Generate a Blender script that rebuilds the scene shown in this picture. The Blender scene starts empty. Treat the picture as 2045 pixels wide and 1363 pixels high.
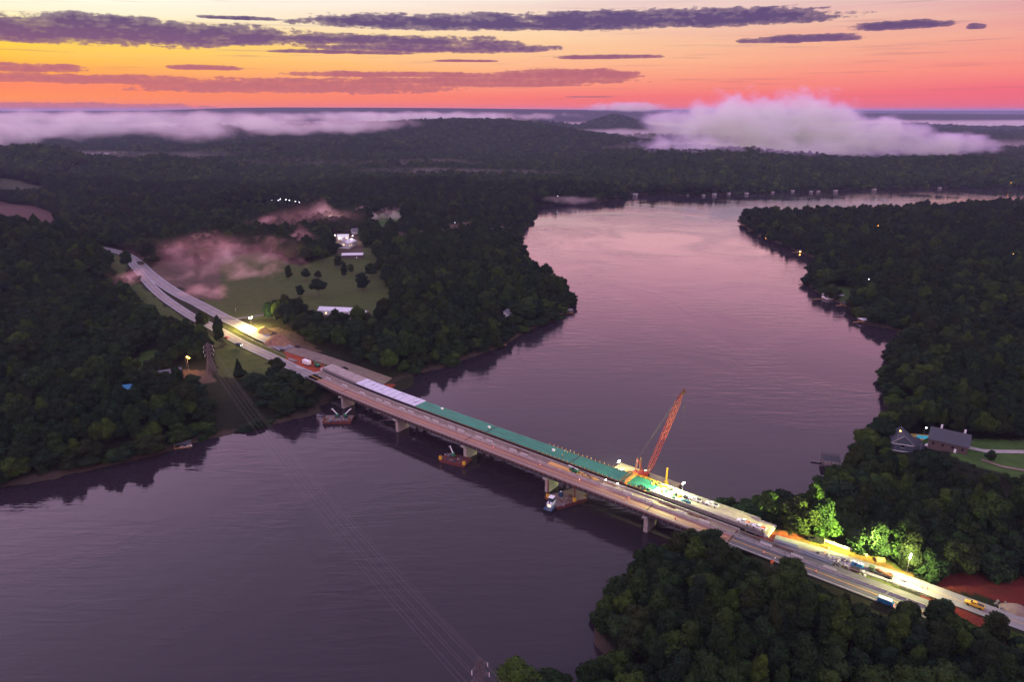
import bpy, math, random
import numpy as np
from mathutils import Vector, Matrix
SC = bpy.context.scene
R = math.radians
# ------------------------------------------------------------------ camera
CAMZ, PITCH, FPX = 175.0, R(18.7), 1363.0
cam_d = bpy.data.cameras.new('camera'); cam_d.lens = 24.0; cam_d.sensor_width = 36.0
cam_d.clip_start = 1.0; cam_d.clip_end = 200000.0
cam = bpy.data.objects.new('camera', cam_d); SC.collection.objects.link(cam)
cam.location = (0, 0, CAMZ); cam.rotation_euler = (math.pi/2 - PITCH, 0, 0)
SC.camera = cam
SC.view_settings.view_transform = 'Standard'; SC.view_settings.look = 'None'
SC.view_settings.exposure = 0.0; SC.view_settings.gamma = 1.0
SC.render.engine = 'CYCLES'
SC.cycles.use_denoising = True
SC.cycles.max_bounces = 7; SC.cycles.diffuse_bounces = 2; SC.cycles.glossy_bounces = 3
SC.cycles.transmission_bounces = 2; SC.cycles.transparent_max_bounces = 6
SC.cycles.volume_bounces = 2
SC.cycles.volume_step_rate = 1.0; SC.cycles.volume_max_steps = 400
SC.cycles.sample_clamp_indirect = 6.0
SC.cycles.use_light_tree = True
S_, C_ = math.sin(PITCH), math.cos(PITCH)

def ray(px, py):
    u = (px-1022.5)/FPX; v = (py-681.5)/FPX
    return u, S_+v*C_, C_-v*S_          # right, down, forward
def P(px, py, z=0.0):                    # photo pixel -> world point on the plane z
    u, dn, fw = ray(px, py); t = (CAMZ-z)/dn
    return (t*u, t*fw, z)
def PY(px, py, Y):                       # photo pixel -> world point at distance Y
    u, dn, fw = ray(px, py); t = Y/fw
    return (t*u, Y, CAMZ-t*dn)
def to_px(x, y, z):
    dz = CAMZ-z
    dep = y*C_+dz*S_; dw = dz*C_-y*S_
    return 1022.5+FPX*x/dep, 681.5+FPX*dw/dep, dep
def azel(px, py):
    u, dn, fw = ray(px, py)
    return math.atan2(u, fw), math.atan2(-dn, math.hypot(u, fw))
def lin(c, k=1.0):
    return tuple(((x/255/12.92) if x/255 <= .04045 else ((x/255+.055)/1.055)**2.4)*k for x in c)+(1.0,)

# ------------------------------------------------------------------ node helper
class NT:
    def __init__(s, tree):
        s.t = tree; s.t.nodes.clear()
    def n(s, typ, **kw):
        nd = s.t.nodes.new(typ)
        for k, v in kw.items():
            if k == 'ins':
                for i, val in v.items():
                    if hasattr(val, 'is_output') or isinstance(val, bpy.types.NodeSocket): s.t.links.new(val, nd.inputs[i])
                    else: nd.inputs[i].default_value = val
            else: setattr(nd, k, v)
        return nd
    def m(s, op, a, b=None, c=None, clamp=False):
        nd = s.t.nodes.new('ShaderNodeMath'); nd.operation = op; nd.use_clamp = clamp
        for i, val in enumerate((a, b, c)):
            if val is None: continue
            if isinstance(val, bpy.types.NodeSocket): s.t.links.new(val, nd.inputs[i])
            else: nd.inputs[i].default_value = val
        return nd.outputs[0]
    def mix(s, f, a, b, blend='MIX'):
        nd = s.t.nodes.new('ShaderNodeMix'); nd.data_type = 'RGBA'; nd.blend_type = blend
        for i, val in ((0, f), (6, a), (7, b)):
            if isinstance(val, bpy.types.NodeSocket): s.t.links.new(val, nd.inputs[i])
            else: nd.inputs[i].default_value = val
        return nd.outputs[2]
    def ramp(s, fac, stops, interp='LINEAR'):
        nd = s.t.nodes.new('ShaderNodeValToRGB'); r = nd.color_ramp; r.interpolation = interp
        while len(r.elements) < len(stops): r.elements.new(0.5)
        for e, (p, c) in zip(r.elements, stops): e.position = p; e.color = c
        s.t.links.new(fac, nd.inputs[0]); return nd.outputs[0]
    def mr(s, v, a, b, c=0.0, d=1.0, smooth=False):
        nd = s.t.nodes.new('ShaderNodeMapRange'); nd.interpolation_type = 'SMOOTHSTEP' if smooth else 'LINEAR'
        s.t.links.new(v, nd.inputs[0])
        for i, val in enumerate((a, b, c, d)): nd.inputs[i+1].default_value = val
        return nd.outputs[0]

# ------------------------------------------------------------------ world: sunset sky with clouds
W = bpy.data.worlds.new('World'); SC.world = W; W.use_nodes = True
w = NT(W.node_tree)
tc = w.n('ShaderNodeTexCoord'); sp = w.n('ShaderNodeSeparateXYZ', ins={0: tc.outputs['Generated']})
el = w.m('ARCSINE', sp.outputs[2]); az = w.m('ARCTAN2', sp.outputs[0], sp.outputs[1])
eld = w.m('MULTIPLY', w.m('MAXIMUM', el, 0.0), 57.2958)
fac = w.m('POWER', w.m('DIVIDE', eld, 90.0), 0.5)
def rmp(l): return [((d/90.0)**.5, lin(c, k)) for d, c, k in l]
UP = [(10, (255, 190, 196), 2.3), (15, (255, 180, 208), 1.9), (19, (248, 188, 222), 1.45), (24, (240, 196, 238), 1.3), (36, (222, 200, 238), 1.3), (55, (190, 184, 234), 1.1), (90, (172, 176, 232), 1.0)]
Lr = w.ramp(fac, rmp([(0, (250, 120, 105), 1), (.8, (255, 150, 75), 1), (1.6, (252, 135, 95), 1), (2.6, (255, 175, 60), 1), (3.6, (255, 205, 50), 1), (4.8, (255, 220, 85), 1), (6.2, (255, 249, 218), 1.02), (8, (255, 252, 243), 1.08)]+[(a, b, c*{15: 1.35, 19: 1.6, 24: 1.95, 36: 1.35}.get(a, 1.1)) for a, b, c in UP]))
Cr = w.ramp(fac, rmp([(0, (248, 108, 112), 1), (1.0, (252, 126, 114), 1), (2.0, (253, 156, 126), 1), (3.3, (254, 186, 142), 1), (4.8, (254, 206, 158), 1), (6.4, (252, 220, 188), 1), (8, (247, 226, 218), 1.0)]+UP))
Rr = w.ramp(fac, rmp([(0, (232, 100, 122), 1), (1.3, (243, 108, 125), 1), (2.6, (250, 140, 130), 1), (4.2, (244, 160, 145), 1), (6.2, (228, 162, 165), 1), (8, (212, 165, 185), 1)]+[(a, b, c*.9) for a, b, c in UP]))
t = w.m('ADD', w.m('DIVIDE', az, 1.292), 0.5)
wob = w.n('ShaderNodeTexNoise', ins={'Scale': 1.0, 'Detail': 3.0})
cmb = w.n('ShaderNodeCombineXYZ', ins={0: w.m('MULTIPLY', az, 3.0), 1: w.m('MULTIPLY', el, 60.0)})
w.t.links.new(cmb.outputs[0], wob.inputs['Vector'])
t = w.m('ADD', t, w.m('MULTIPLY', w.m('SUBTRACT', wob.outputs[0], 0.5), 0.35))
sky = w.mix(w.m('MULTIPLY', t, 2.0, clamp=True), Lr, Cr)
sky = w.mix(w.m('SUBTRACT', w.m('MULTIPLY', t, 2.0), 1.0, clamp=True), sky, Rr)
# clouds: elongated banks given by centre and half size in azimuth / elevation
CL = [(120, 58, 420, 31), (330, 62, 340, 26), (205, 40, 130, 20), (640, 76, 420, 13), (880, 94, 260, 12), (690, 103, 150, 5),
      (1120, 42, 600, 20), (1300, 32, 380, 18), (760, 40, 150, 16), (1800, 48, 120, 11), (1950, 51, 22, 8), (1600, 76, 140, 9),
      (70, 134, 120, 11), (410, 134, 80, 6), (180, 156, 240, 12), (600, 170, 340, 17), (960, 160, 330, 9), (1130, 147, 170, 13),
      (1210, 113, 120, 5), (930, 121, 70, 3), (100, 212, 330, 9), (1000, 168, 200, 6), (480, 35, 90, 5), (800, 148, 250, 7), (1180, 193, 50, 2)]
nz = w.n('ShaderNodeTexNoise', ins={'Scale': 1.0, 'Detail': 7.0, 'Roughness': 0.62})
w.t.links.new(w.n('ShaderNodeCombineXYZ', ins={0: w.m('MULTIPLY', az, 26.0), 1: w.m('MULTIPLY', el, 150.0), 2: 3.7}).outputs[0], nz.inputs['Vector'])
nzf = w.n('ShaderNodeTexNoise', ins={'Scale': 1.0, 'Detail': 4.0, 'Roughness': 0.6})
w.t.links.new(w.n('ShaderNodeCombineXYZ', ins={0: w.m('MULTIPLY', az, 120.0), 1: w.m('MULTIPLY', el, 190.0), 2: 1.7}).outputs[0], nzf.inputs['Vector'])
F = None
for cx, cy, wx, wy in CL:
    a0, e0 = azel(cx, cy); a1, _ = azel(cx+wx, cy); _, e0 = azel(cx, cy+wy*.35); _, e1 = azel(cx, cy+wy*.35-wy*1.25)
    dx = w.m('DIVIDE', w.m('SUBTRACT', az, a0), abs(a1-a0)); dy = w.m('DIVIDE', w.m('SUBTRACT', el, e0), abs(e1-e0))
    dx = w.m('MULTIPLY', dx, dx); dy = w.m('MAXIMUM', dy, w.m('MULTIPLY', dy, -1.9))
    f = w.m('SUBTRACT', 1.0, w.m('ADD', w.m('MULTIPLY', dx, dx), w.m('MULTIPLY', dy, dy)))
    F = f if F is None else w.m('MAXIMUM', F, f)
nn = w.m('ADD', w.m('MULTIPLY', w.m('SUBTRACT', nz.outputs[0], 0.52), 2.6), w.m('MULTIPLY', w.m('SUBTRACT', nzf.outputs[0], 0.5), 1.3))
body = w.m('ADD', w.m('MULTIPLY', F, 1.15), nn)
mask = w.mr(body, 0.0, 0.42, smooth=True)
st = w.n('ShaderNodeTexNoise', ins={'Scale': 1.0, 'Detail': 6.0, 'Roughness': 0.6})
w.t.links.new(w.n('ShaderNodeCombineXYZ', ins={0: w.m('MULTIPLY', az, 5.0), 1: w.m('MULTIPLY', el, 190.0), 2: 9.1}).outputs[0], st.inputs['Vector'])
streak = w.m('MULTIPLY', w.mr(st.outputs[0], 0.55, 0.72, smooth=True), w.m('MULTIPLY', w.mr(el, R(.3), R(1.5)), w.mr(el, R(9), R(6))))
cc = w.ramp(fac, rmp([(0, (200, 120, 140), 1), (1.6, (200, 112, 118), 1), (3.2, (184, 104, 122), 1), (4.4, (124, 86, 128), 1), (6, (98, 76, 122), 1), (8, (98, 78, 126), 1), (20, (150, 130, 170), 1)]))
cc2 = w.mix(w.mr(body, 0.15, 1.0, 0.0, 1.0), w.mix(0.28, cc, sky), cc)
cc3 = w.mix(w.mr(nzf.outputs[0], 0.35, 0.7, 0.0, 0.16), cc2, w.mix(0.5, cc2, (0.02, 0.012, 0.04, 1)))
sky = w.mix(w.m('MULTIPLY', streak, .42), sky, cc)
sky2 = w.mix(mask, sky, cc3)
below = w.mr(el, -0.02, 0.0)
sky3 = w.mix(below, (0.05, 0.035, 0.055, 1), sky2)
bg = w.n('ShaderNodeBackground', ins={0: sky3, 1: 1.0})
nish = w.n('ShaderNodeTexSky'); nish.sky_type = 'NISHITA'; nish.sun_disc = False
nish.sun_elevation = R(-1.0); nish.sun_rotation = R(-35)
bg2 = w.n('ShaderNodeBackground', ins={0: nish.outputs[0], 1: 0.02})
add = w.n('ShaderNodeAddShader', ins={0: bg.outputs[0], 1: bg2.outputs[0]})
w.n('ShaderNodeOutputWorld', ins={0: add.outputs[0]})
W.cycles.sampling_method = 'MANUAL'; W.cycles.sample_map_resolution = 512

fill_sun_d = bpy.data.lights.new('sun', 'SUN'); fill_sun_d.energy = .5; fill_sun_d.angle = R(22); fill_sun_d.color = (1.0, .86, .84)
sun = bpy.data.objects.new('sun', fill_sun_d); SC.collection.objects.link(sun)
sun.rotation_euler = (R(42), 0, R(28))      # added soft fill that gives the tree crowns shape, no visible source
# ------------------------------------------------------------------ helpers: materials
MATS = {}
def mat(name, col, rough=0.7, metal=0.0, var=0.0, scale=1.0, emit=None, es=0.0, spec=0.5, col2=None, stretch=None):
    if name in MATS: return MATS[name]
    m = bpy.data.materials.new(name); m.use_nodes = True; g = NT(m.node_tree)
    b = g.n('ShaderNodeBsdfPrincipled', ins={'Base Color': tuple(col)+(1,), 'Roughness': rough, 'Metallic': metal, 'Specular IOR Level': spec})
    tcx = g.n('ShaderNodeTexCoord')
    vec = tcx.outputs['Object']
    if stretch:
        mp = g.n('ShaderNodeMapping', ins={0: vec, 3: stretch}); vec = mp.outputs[0]
    nt = g.n('ShaderNodeTexNoise', ins={'Vector': vec, 'Scale': scale, 'Detail': 4.0, 'Roughness': 0.65})
    c2 = tuple(col2)+(1,) if col2 else tuple(c*(1-var) for c in col)+(1,)
    c1 = tuple(col)+(1,) if col2 else tuple(min(1, c*(1+var)) for c in col)+(1,)
    cx = g.mix(g.mr(nt.outputs[0], 0.33, 0.67), c1, c2); g.t.links.new(cx, b.inputs['Base Color'])
    if emit: b.inputs['Emission Color'].default_value = tuple(emit)+(1,); b.inputs['Emission Strength'].default_value = es
    g.n('ShaderNodeOutputMaterial', ins={0: b.outputs[0]})
    MATS[name] = m; return m

M_conc = mat('concrete', (.30, .27, .26), .85, var=.22, scale=.6)
M_concd = mat('weathered_concrete', (.17, .155, .15), .9, var=.3, scale=.8)
M_pale = mat('pale_concrete', (.50, .46, .45), .8, var=.15, scale=1.5)
M_deck = mat('bridge_pavement', (.31, .16, .125), .8, scale=.5, col2=(.17, .085, .07), stretch=(.06, 1.6, 1))
M_newdeck = mat('new_deck_concrete', (.36, .30, .28), .85, scale=.25, col2=(.26, .195, .19))
M_green = mat('green_rebar_mat', (.03, .25, .15), .6, scale=.5, col2=(.014, .13, .085), stretch=(.25, 1.6, 1))
M_tarp = mat('white_curing_blanket', (.62, .62, .72), .6, scale=.8, col2=(.48, .48, .58), stretch=(1.2, .2, 1))
M_steel = mat('dark_steel_girder', (.035, .032, .04), .6, var=.25, scale=.6)
M_rust = mat('rusty_steel', (.13, .05, .03), .8, var=.35, scale=.8)
M_red = mat('red_crane_paint', (.25, .014, .013), .45, var=.12)
M_maroon = mat('maroon_hull_paint', (.09, .022, .022), .6, var=.3, scale=.7)
M_yel = mat('yellow_paint', (.62, .36, .03), .5, var=.15)
M_or = mat('orange_paint', (.65, .20, .03), .5, var=.12)
M_orc = mat('safety_orange_plastic', (.75, .10, .03), .5, var=.1)
M_white = mat('white_paint', (.74, .74, .77), .4, var=.05)
M_whitem = mat('white_retroreflective_band', (.8, .8, .8), .4, var=.03)
M_blue = mat('blue_plastic', (.02, .16, .32), .45, var=.1)
M_dblue = mat('navy_paint', (.02, .05, .12), .5, var=.1)
M_carb = mat('blue_car_paint', (.01, .07, .14), .3, var=.05)
M_black = mat('black_paint', (.012, .012, .015), .3, var=.1)
M_tyre = mat('tyre_rubber', (.012, .012, .012), .9, var=.1)
M_glass = mat('dark_window_glass', (.012, .014, .02), .08, var=.1)
M_grn = mat('green_machine_paint', (.01, .13, .06), .45, var=.15)
M_galv = mat('galvanised_steel', (.28, .25, .27), .5, .4, var=.15)
M_galvd = mat('weathered_lattice_steel', (.11, .085, .095), .6, .3, var=.15)
M_wire = mat('aluminium_conductor', (.16, .14, .17), .5, .3, var=.1)
M_insul = mat('glass_insulator', (.75, .72, .8), .2, var=.05)
M_wood = mat('timber', (.30, .17, .08), .8, var=.3, scale=.8)
M_ytim = mat('yellow_timber', (.58, .33, .10), .7, var=.2, stretch=(.2, 3, 1))
M_wroof = mat('white_metal_roof', (.60, .58, .64), .45, var=.1)
M_roofd = mat('dark_shingle_roof', (.045, .05, .065), .85, var=.2, scale=2)
M_roofg = mat('grey_shingle_roof', (.12, .11, .13), .85, var=.2, scale=2)
M_sid = mat('slate_blue_siding', (.05, .065, .095), .8, var=.1, stretch=(.2, .2, 6))
M_sidw = mat('white_siding', (.60, .60, .64), .75, var=.08)
M_brick = mat('brown_brick', (.075, .055, .055), .85, var=.2, scale=4)
M_line = mat('white_lane_paint', (.55, .50, .48), .7, var=.25, scale=.8)
M_yline = mat('yellow_lane_paint', (.50, .27, .07), .7, var=.25, scale=.8)
M_asph = mat('asphalt', (.105, .095, .105), .85, scale=.35, col2=(.075, .068, .078), stretch=(.15, 1.2, 1))
M_roadc = mat('pale_road_concrete', (.22, .20, .225), .85, scale=.12, col2=(.15, .135, .155))
M_gravel = mat('gravel_track', (.22, .16, .13), .9, scale=.25, col2=(.15, .105, .09))
M_skin = mat('skin', (.35, .2, .14), .6)
M_vest = mat('hi_vis_vest', (.55, .6, .04), .6)
M_jean = mat('dark_trousers', (.03, .035, .06), .8)
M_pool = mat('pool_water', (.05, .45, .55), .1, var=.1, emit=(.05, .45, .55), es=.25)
M_bark = mat('bark', (.10, .08, .065), .9, var=.3, scale=1.5)
E_warm = mat('lit_warm_lamp', (1, .9, .6), .5, emit=(1, .82, .42), es=60)
E_white = mat('lit_white_lamp', (1, 1, .95), .5, emit=(.9, 1, .85), es=40)
E_or = mat('lit_orange_lamp', (1, .6, .2), .5, emit=(1, .42, .06), es=40)
E_tail = mat('lit_red_tail_lamp', (1, .1, .05), .5, emit=(1, .08, .03), es=8)
E_head = mat('lit_headlamp', (1, 1, .9), .5, emit=(1, .95, .8), es=25)
E_win = mat('lit_window', (1, .8, .5), .5, emit=(1, .66, .26), es=3.0)
E_small = mat('lit_small_white_lamp', (1, 1, 1), .5, emit=(.85, .95, 1), es=22)
E_pink = mat('lit_yard_lamp', (1, .9, .9), .5, emit=(1, .86, .8), es=30)

# ------------------------------------------------------------------ helpers: meshes
class MB:
    def __init__(s): s.v = []; s.f = []
    def add(s, vs, fs):
        o = len(s.v); s.v += [tuple(map(float, q)) for q in vs]; s.f += [tuple(i+o for i in q) for q in fs]; return s
    def box(s, cx, cy, cz, sx, sy, sz, rz=0.0, taper=1.0):
        c, n = math.cos(rz), math.sin(rz); vs = []
        for k, (z, tp) in enumerate(((-.5, 1.0), (.5, taper))):
            for x, y in ((-.5, -.5), (.5, -.5), (.5, .5), (-.5, .5)):
                X, Y = x*sx*tp, y*sy*tp
                vs.append((cx+X*c-Y*n, cy+X*n+Y*c, cz+z*sz))
        return s.add(vs, [(3, 2, 1, 0), (4, 5, 6, 7), (0, 1, 5, 4), (1, 2, 6, 5), (2, 3, 7, 6), (3, 0, 4, 7)])
    def beam(s, p, q, wd, h=None):
        p, q = Vector(p), Vector(q); d = q-p
        if d.length < 1e-6: return s
        h = h or wd; up = Vector((0, 0, 1)) if abs(d.normalized().z) < .95 else Vector((1, 0, 0))
        a = d.cross(up).normalized()*(wd/2); b = a.cross(d).normalized()*(h/2)
        vs = [e+x*a+y*b for e in (p, q) for x, y in ((-1, -1), (1, -1), (1, 1), (-1, 1))]
        return s.add(vs, [(3, 2, 1, 0), (4, 5, 6, 7), (0, 1, 5, 4), (1, 2, 6, 5), (2, 3, 7, 6), (3, 0, 4, 7)])
    def cyl(s, p, q, r, r2=None, n=8):
        p, q = Vector(p), Vector(q); d = (q-p).normalized(); r2 = r if r2 is None else r2
        up = Vector((0, 0, 1)) if abs(d.z) < .95 else Vector((1, 0, 0))
        a = d.cross(up).normalized(); b = d.cross(a)
        vs = []
        for e, rr in ((p, r), (q, r2)):
            for i in range(n):
                t = 2*math.pi*i/n; vs.append(e+a*(rr*math.cos(t))+b*(rr*math.sin(t)))
        fs = [(i, (i+1) % n, n+(i+1) % n, n+i) for i in range(n)]+[tuple(range(n-1, -1, -1)), tuple(range(n, 2*n))]
        return s.add(vs, fs)
    def prism(s, pts, z0, z1):
        n = len(pts); vs = [(x, y, z0) for x, y in pts]+[(x, y, z1) for x, y in pts]
        return s.add(vs, [(i, (i+1) % n, n+(i+1) % n, n+i) for i in range(n)]+[tuple(range(n-1, -1, -1)), tuple(range(n, 2*n))])
    def sideprism(s, prof, y0, y1):      # profile in x,z extruded along y
        n = len(prof); vs = [(x, y0, z) for x, z in prof]+[(x, y1, z) for x, z in prof]
        return s.add(vs, [(i, (i+1) % n, n+(i+1) % n, n+i) for i in range(n)]+[tuple(range(n-1, -1, -1)), tuple(range(n, 2*n))])
    def build(s, name, m, parent=None, loc=None, rz=0.0, smooth=False):
        me = bpy.data.meshes.new(name); me.from_pydata(s.v, [], s.f); me.materials.append(m)
        if smooth: me.polygons.foreach_set('use_smooth', [True]*len(me.polygons))
        me.update()
        o = bpy.data.objects.new(name, me); SC.collection.objects.link(o)
        if parent is not None: o.parent = parent
        if loc is not None: o.location = loc
        o.rotation_euler = (0, 0, rz)
        return o
def rep(name, mb, m, parent, places):
    f = None
    for pl in places:
        if f is None: o = f = mb.build(name, m, parent)
        else: o = f.copy(); SC.collection.objects.link(o)
        o.parent = parent; o.location = pl[:3]; o.rotation_euler = (0, 0, pl[3] if len(pl) > 3 else 0)
def tag(o, label=None, cat=None, group=None, kind=None):
    if label: o['label'] = label
    if cat: o['category'] = cat
    if group: o['group'] = group
    if kind: o['kind'] = kind
    return o
def thing(name, label, cat, loc=(0, 0, 0), rz=0.0, group=None):
    o = bpy.data.objects.new(name, None); SC.collection.objects.link(o); o.empty_display_size = .5
    o.location = loc; o.rotation_euler = (0, 0, rz)
    return tag(o, label, cat, group)
def cp(root, loc, rz=0.0, label=None, group=None, scale=None):
    r = root.copy(); SC.collection.objects.link(r); r.location = loc; r.rotation_euler = (0, 0, rz)
    if label: r['label'] = label
    if group: r['group'] = group
    if scale: r.scale = (scale,)*3 if not isinstance(scale, tuple) else scale
    for ch in root.children:
        c = ch.copy(); SC.collection.objects.link(c); c.parent = r
        for g in ch.children:
            d = g.copy(); SC.collection.objects.link(d); d.parent = c
    return r
def poly_mesh(name, pts, m, kind=None):
    o = MB().add(pts, [tuple(range(len(pts)))]).build(name, m)
    if kind: o['kind'] = kind
    return o

# ------------------------------------------------------------------ noise (numpy)
def vnoise(x, y, seed=0):
    xi = np.floor(x).astype(np.int64); yi = np.floor(y).astype(np.int64); fx = x-xi; fy = y-yi
    fx = fx*fx*(3-2*fx); fy = fy*fy*(3-2*fy)
    def h(a, b):
        n = (a*374761393+b*668265263+seed*1442695041) & 0xffffffff
        n = ((n ^ (n >> 13))*1274126177) & 0xffffffff
        return ((n ^ (n >> 16)) & 0xffff)/65535.0
    return (h(xi, yi)*(1-fx)+h(xi+1, yi)*fx)*(1-fy)+(h(xi, yi+1)*(1-fx)+h(xi+1, yi+1)*fx)*fy
def fbm(x, y, oct=4, seed=0):
    r = 0; a = .5
    for i in range(oct): r = r+a*vnoise(x*2**i, y*2**i, seed+i); a *= .5
    return r
def seg_dist(X, Y, pts, closed=False):
    """distance to a polyline, parameter z interpolated when points have three numbers"""
    best = np.full(X.shape, 1e12); zz = np.zeros(X.shape)
    n = len(pts)
    for i in range(n if closed else n-1):
        a, b = pts[i], pts[(i+1) % n]
        dx, dy = b[0]-a[0], b[1]-a[1]; L = dx*dx+dy*dy+1e-9
        t = np.clip(((X-a[0])*dx+(Y-a[1])*dy)/L, 0, 1)
        d = (X-a[0]-t*dx)**2+(Y-a[1]-t*dy)**2
        k = d < best; best = np.where(k, d, best)
        if len(a) > 2: zz = np.where(k, a[2]+(b[2]-a[2])*t, zz)
    return np.sqrt(best), zz
def inside(X, Y, pts):
    c = np.zeros(X.shape, bool); n = len(pts)
    for i in range(n):
        x0, y0 = pts[i][:2]; x1, y1 = pts[(i+1) % n][:2]
        if y0 == y1: continue
        k = ((y0 > Y) != (y1 > Y)) & (X < (x1-x0)*(Y-y0)/(y1-y0)+x0)
        c ^= k
    return c
def sstep(x, a, b):
    t = np.clip((x-a)/(b-a), 0, 1); return t*t*(3-2*t)

# ------------------------------------------------------------------ bridge frame (s along, n across, towards the far side)
BA = P(776, 825.6, 11.0); BB = P(1640, 1159.7, 11.0)
_L = math.hypot(BB[0]-BA[0], BB[1]-BA[1]); BD = ((BB[0]-BA[0])/_L, (BB[1]-BA[1])/_L); BN = (-BD[1], BD[0])
BROT = math.atan2(BD[1], BD[0])
def bend(s): return 3.2*(s/75.0)**2 if s < 0 else 0.0
def B(s, n, z=11.0):
    n += bend(s)
    return (BA[0]+BD[0]*s+BN[0]*n, BA[1]+BD[1]*s+BN[1]*n, z)
def sn(px, py, z=11.0):
    q = P(px, py, z); dx, dy = q[0]-BA[0], q[1]-BA[1]
    return dx*BD[0]+dy*BD[1], dx*BN[0]+dy*BN[1]

# ------------------------------------------------------------------ land outline
def pts(l, z=0): return [P(q[0], q[1], q[2] if len(q) > 2 else z)[:2] for q in l]
SH_L = pts([(-900, 1250), (-400, 1085), (0, 975), (100, 960), (180, 940), (280, 917), (350, 897), (400, 879), (470, 865), (540, 849), (600, 836), (636, 824), (652, 800), (680, 784), (730, 773), (775, 769), (800, 758), (830, 747), (880, 737), (950, 710), (985, 700), (1010, 686), (1060, 659), (1110, 641), (1148, 606), (1148, 592, 6), (1136, 565, 14), (1098, 538, 15), (1058, 515, 15), (1042, 485, 12), (1036, 467), (1060, 447), (1066, 427), (1060, 413), (1110, 409), (1170, 402), (1250, 399), (1256, 388), (1300, 389), (1370, 391), (1440, 389), (1500, 386), (1600, 381), (1700, 379), (1800, 376.5), (1900, 375), (2045, 373.5), (2400, 371)])
SH_L += [(60000, 9000), (60000, 60000), (-60000, 60000), (-60000, -500)]
SH_R = pts([(2500, 375, 34), (2045, 380, 36), (1950, 384, 36), (1850, 390, 36), (1750, 397, 34), (1640, 403, 32), (1560, 408, 28), (1500, 413, 22), (1482, 425, 8), (1472, 441), (1500, 463), (1560, 489), (1605, 507), (1636, 523), (1640, 533), (1610, 548), (1606, 567), (1650, 594), (1690, 612), (1730, 647), (1790, 660), (1803, 670), (1790, 690), (1780, 712), (1768, 745, 3), (1762, 785, 3), (1764, 806), (1782, 826), (1750, 838, 12), (1712, 862, 8), (1695, 890, 5), (1693, 915, 2), (1700, 928), (1690, 944), (1655, 955), (1640, 972, 6), (1600, 988, 10), (1550, 978, 12), (1500, 970, 12), (1466, 978, 10), (1446, 996, 8), (1446, 1022, 4), (1474, 1050, 2), (1497, 1066), (1470, 1082), (1400, 1088), (1330, 1090, 2), (1288, 1096, 8), (1250, 1140, 6), (1218, 1172, 6), (1196, 1205, 5), (1184, 1245, 4), (1190, 1290), (1228, 1333), (1240, 1372), (1225, 1395), (1212, 1352, 6), (1150, 1338, 9), (1080, 1334, 9), (1022, 1352, 9), (985, 1400, 6), (900, 1500), (760, 1640)])
SH_R += [(-60, 60), (-140, -300), (60000, -300), (60000, 8000)]
# ------------------------------------------------------------------ roads: (px, py, z) -> world, half width
def rp(l): return [P(*q) for q in l]
road_main = rp([(572, 697, 11.1), (560, 689, 11.3), (520, 671, 12), (480, 650, 12.5), (445, 633, 13), (400, 609, 14), (360, 589, 15), (325, 567, 16), (297, 545, 17), (275, 524, 18), (248, 507, 19.5), (215, 498, 21), (180, 492, 22), (120, 484, 24)])
road_near = rp([(640, 758, 11), (590, 736, 11), (540, 712, 11), (490, 689, 11.5), (455, 670, 12), (425, 653, 12.5), (390, 636, 13.5), (355, 614, 14.5), (322, 590, 15.5), (298, 567, 16.3), (280, 545, 17.2), (262, 523, 18.5)])
road_side = rp([(440, 634, 13), (470, 637, 12.8), (500, 633, 12.5), (545, 627, 12), (600, 622, 12), (650, 628, 12), (700, 637, 11), (760, 650, 10)])
road_right_old = [B(s, 6.2, 11.0) for s in (200, 240, 272)]
road_right_new = rp([(1546, 1079, 10.6), (1600, 1094, 10.6), (1660, 1112, 11), (1720, 1132, 11), (1780, 1151, 11), (1840, 1172, 11), (1900, 1195, 11), (1960, 1217, 11), (2045, 1248, 11), (2160, 1290, 11), (2400, 1380, 11)])
driveway = rp([(1928, 893, 12), (1965, 901, 12), (2045, 903, 12), (2200, 905, 12)])
track_left = rp([(545, 688, 11.2), (600, 703, 10.5), (660, 722, 9.5), (720, 742, 6), (775, 762, 1.6)])
lane_lawn = rp([(1960, 918, 12), (2000, 932, 12), (2045, 940, 12), (2150, 950, 12)])
ROADS = [(road_main, 6.0), (road_near, 4.6), (road_side, 3.2), (road_right_old, 6.2), (road_right_new, 4.4), (driveway, 2.2), (track_left, 6.5), (lane_lawn, 1.6)]
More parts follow.
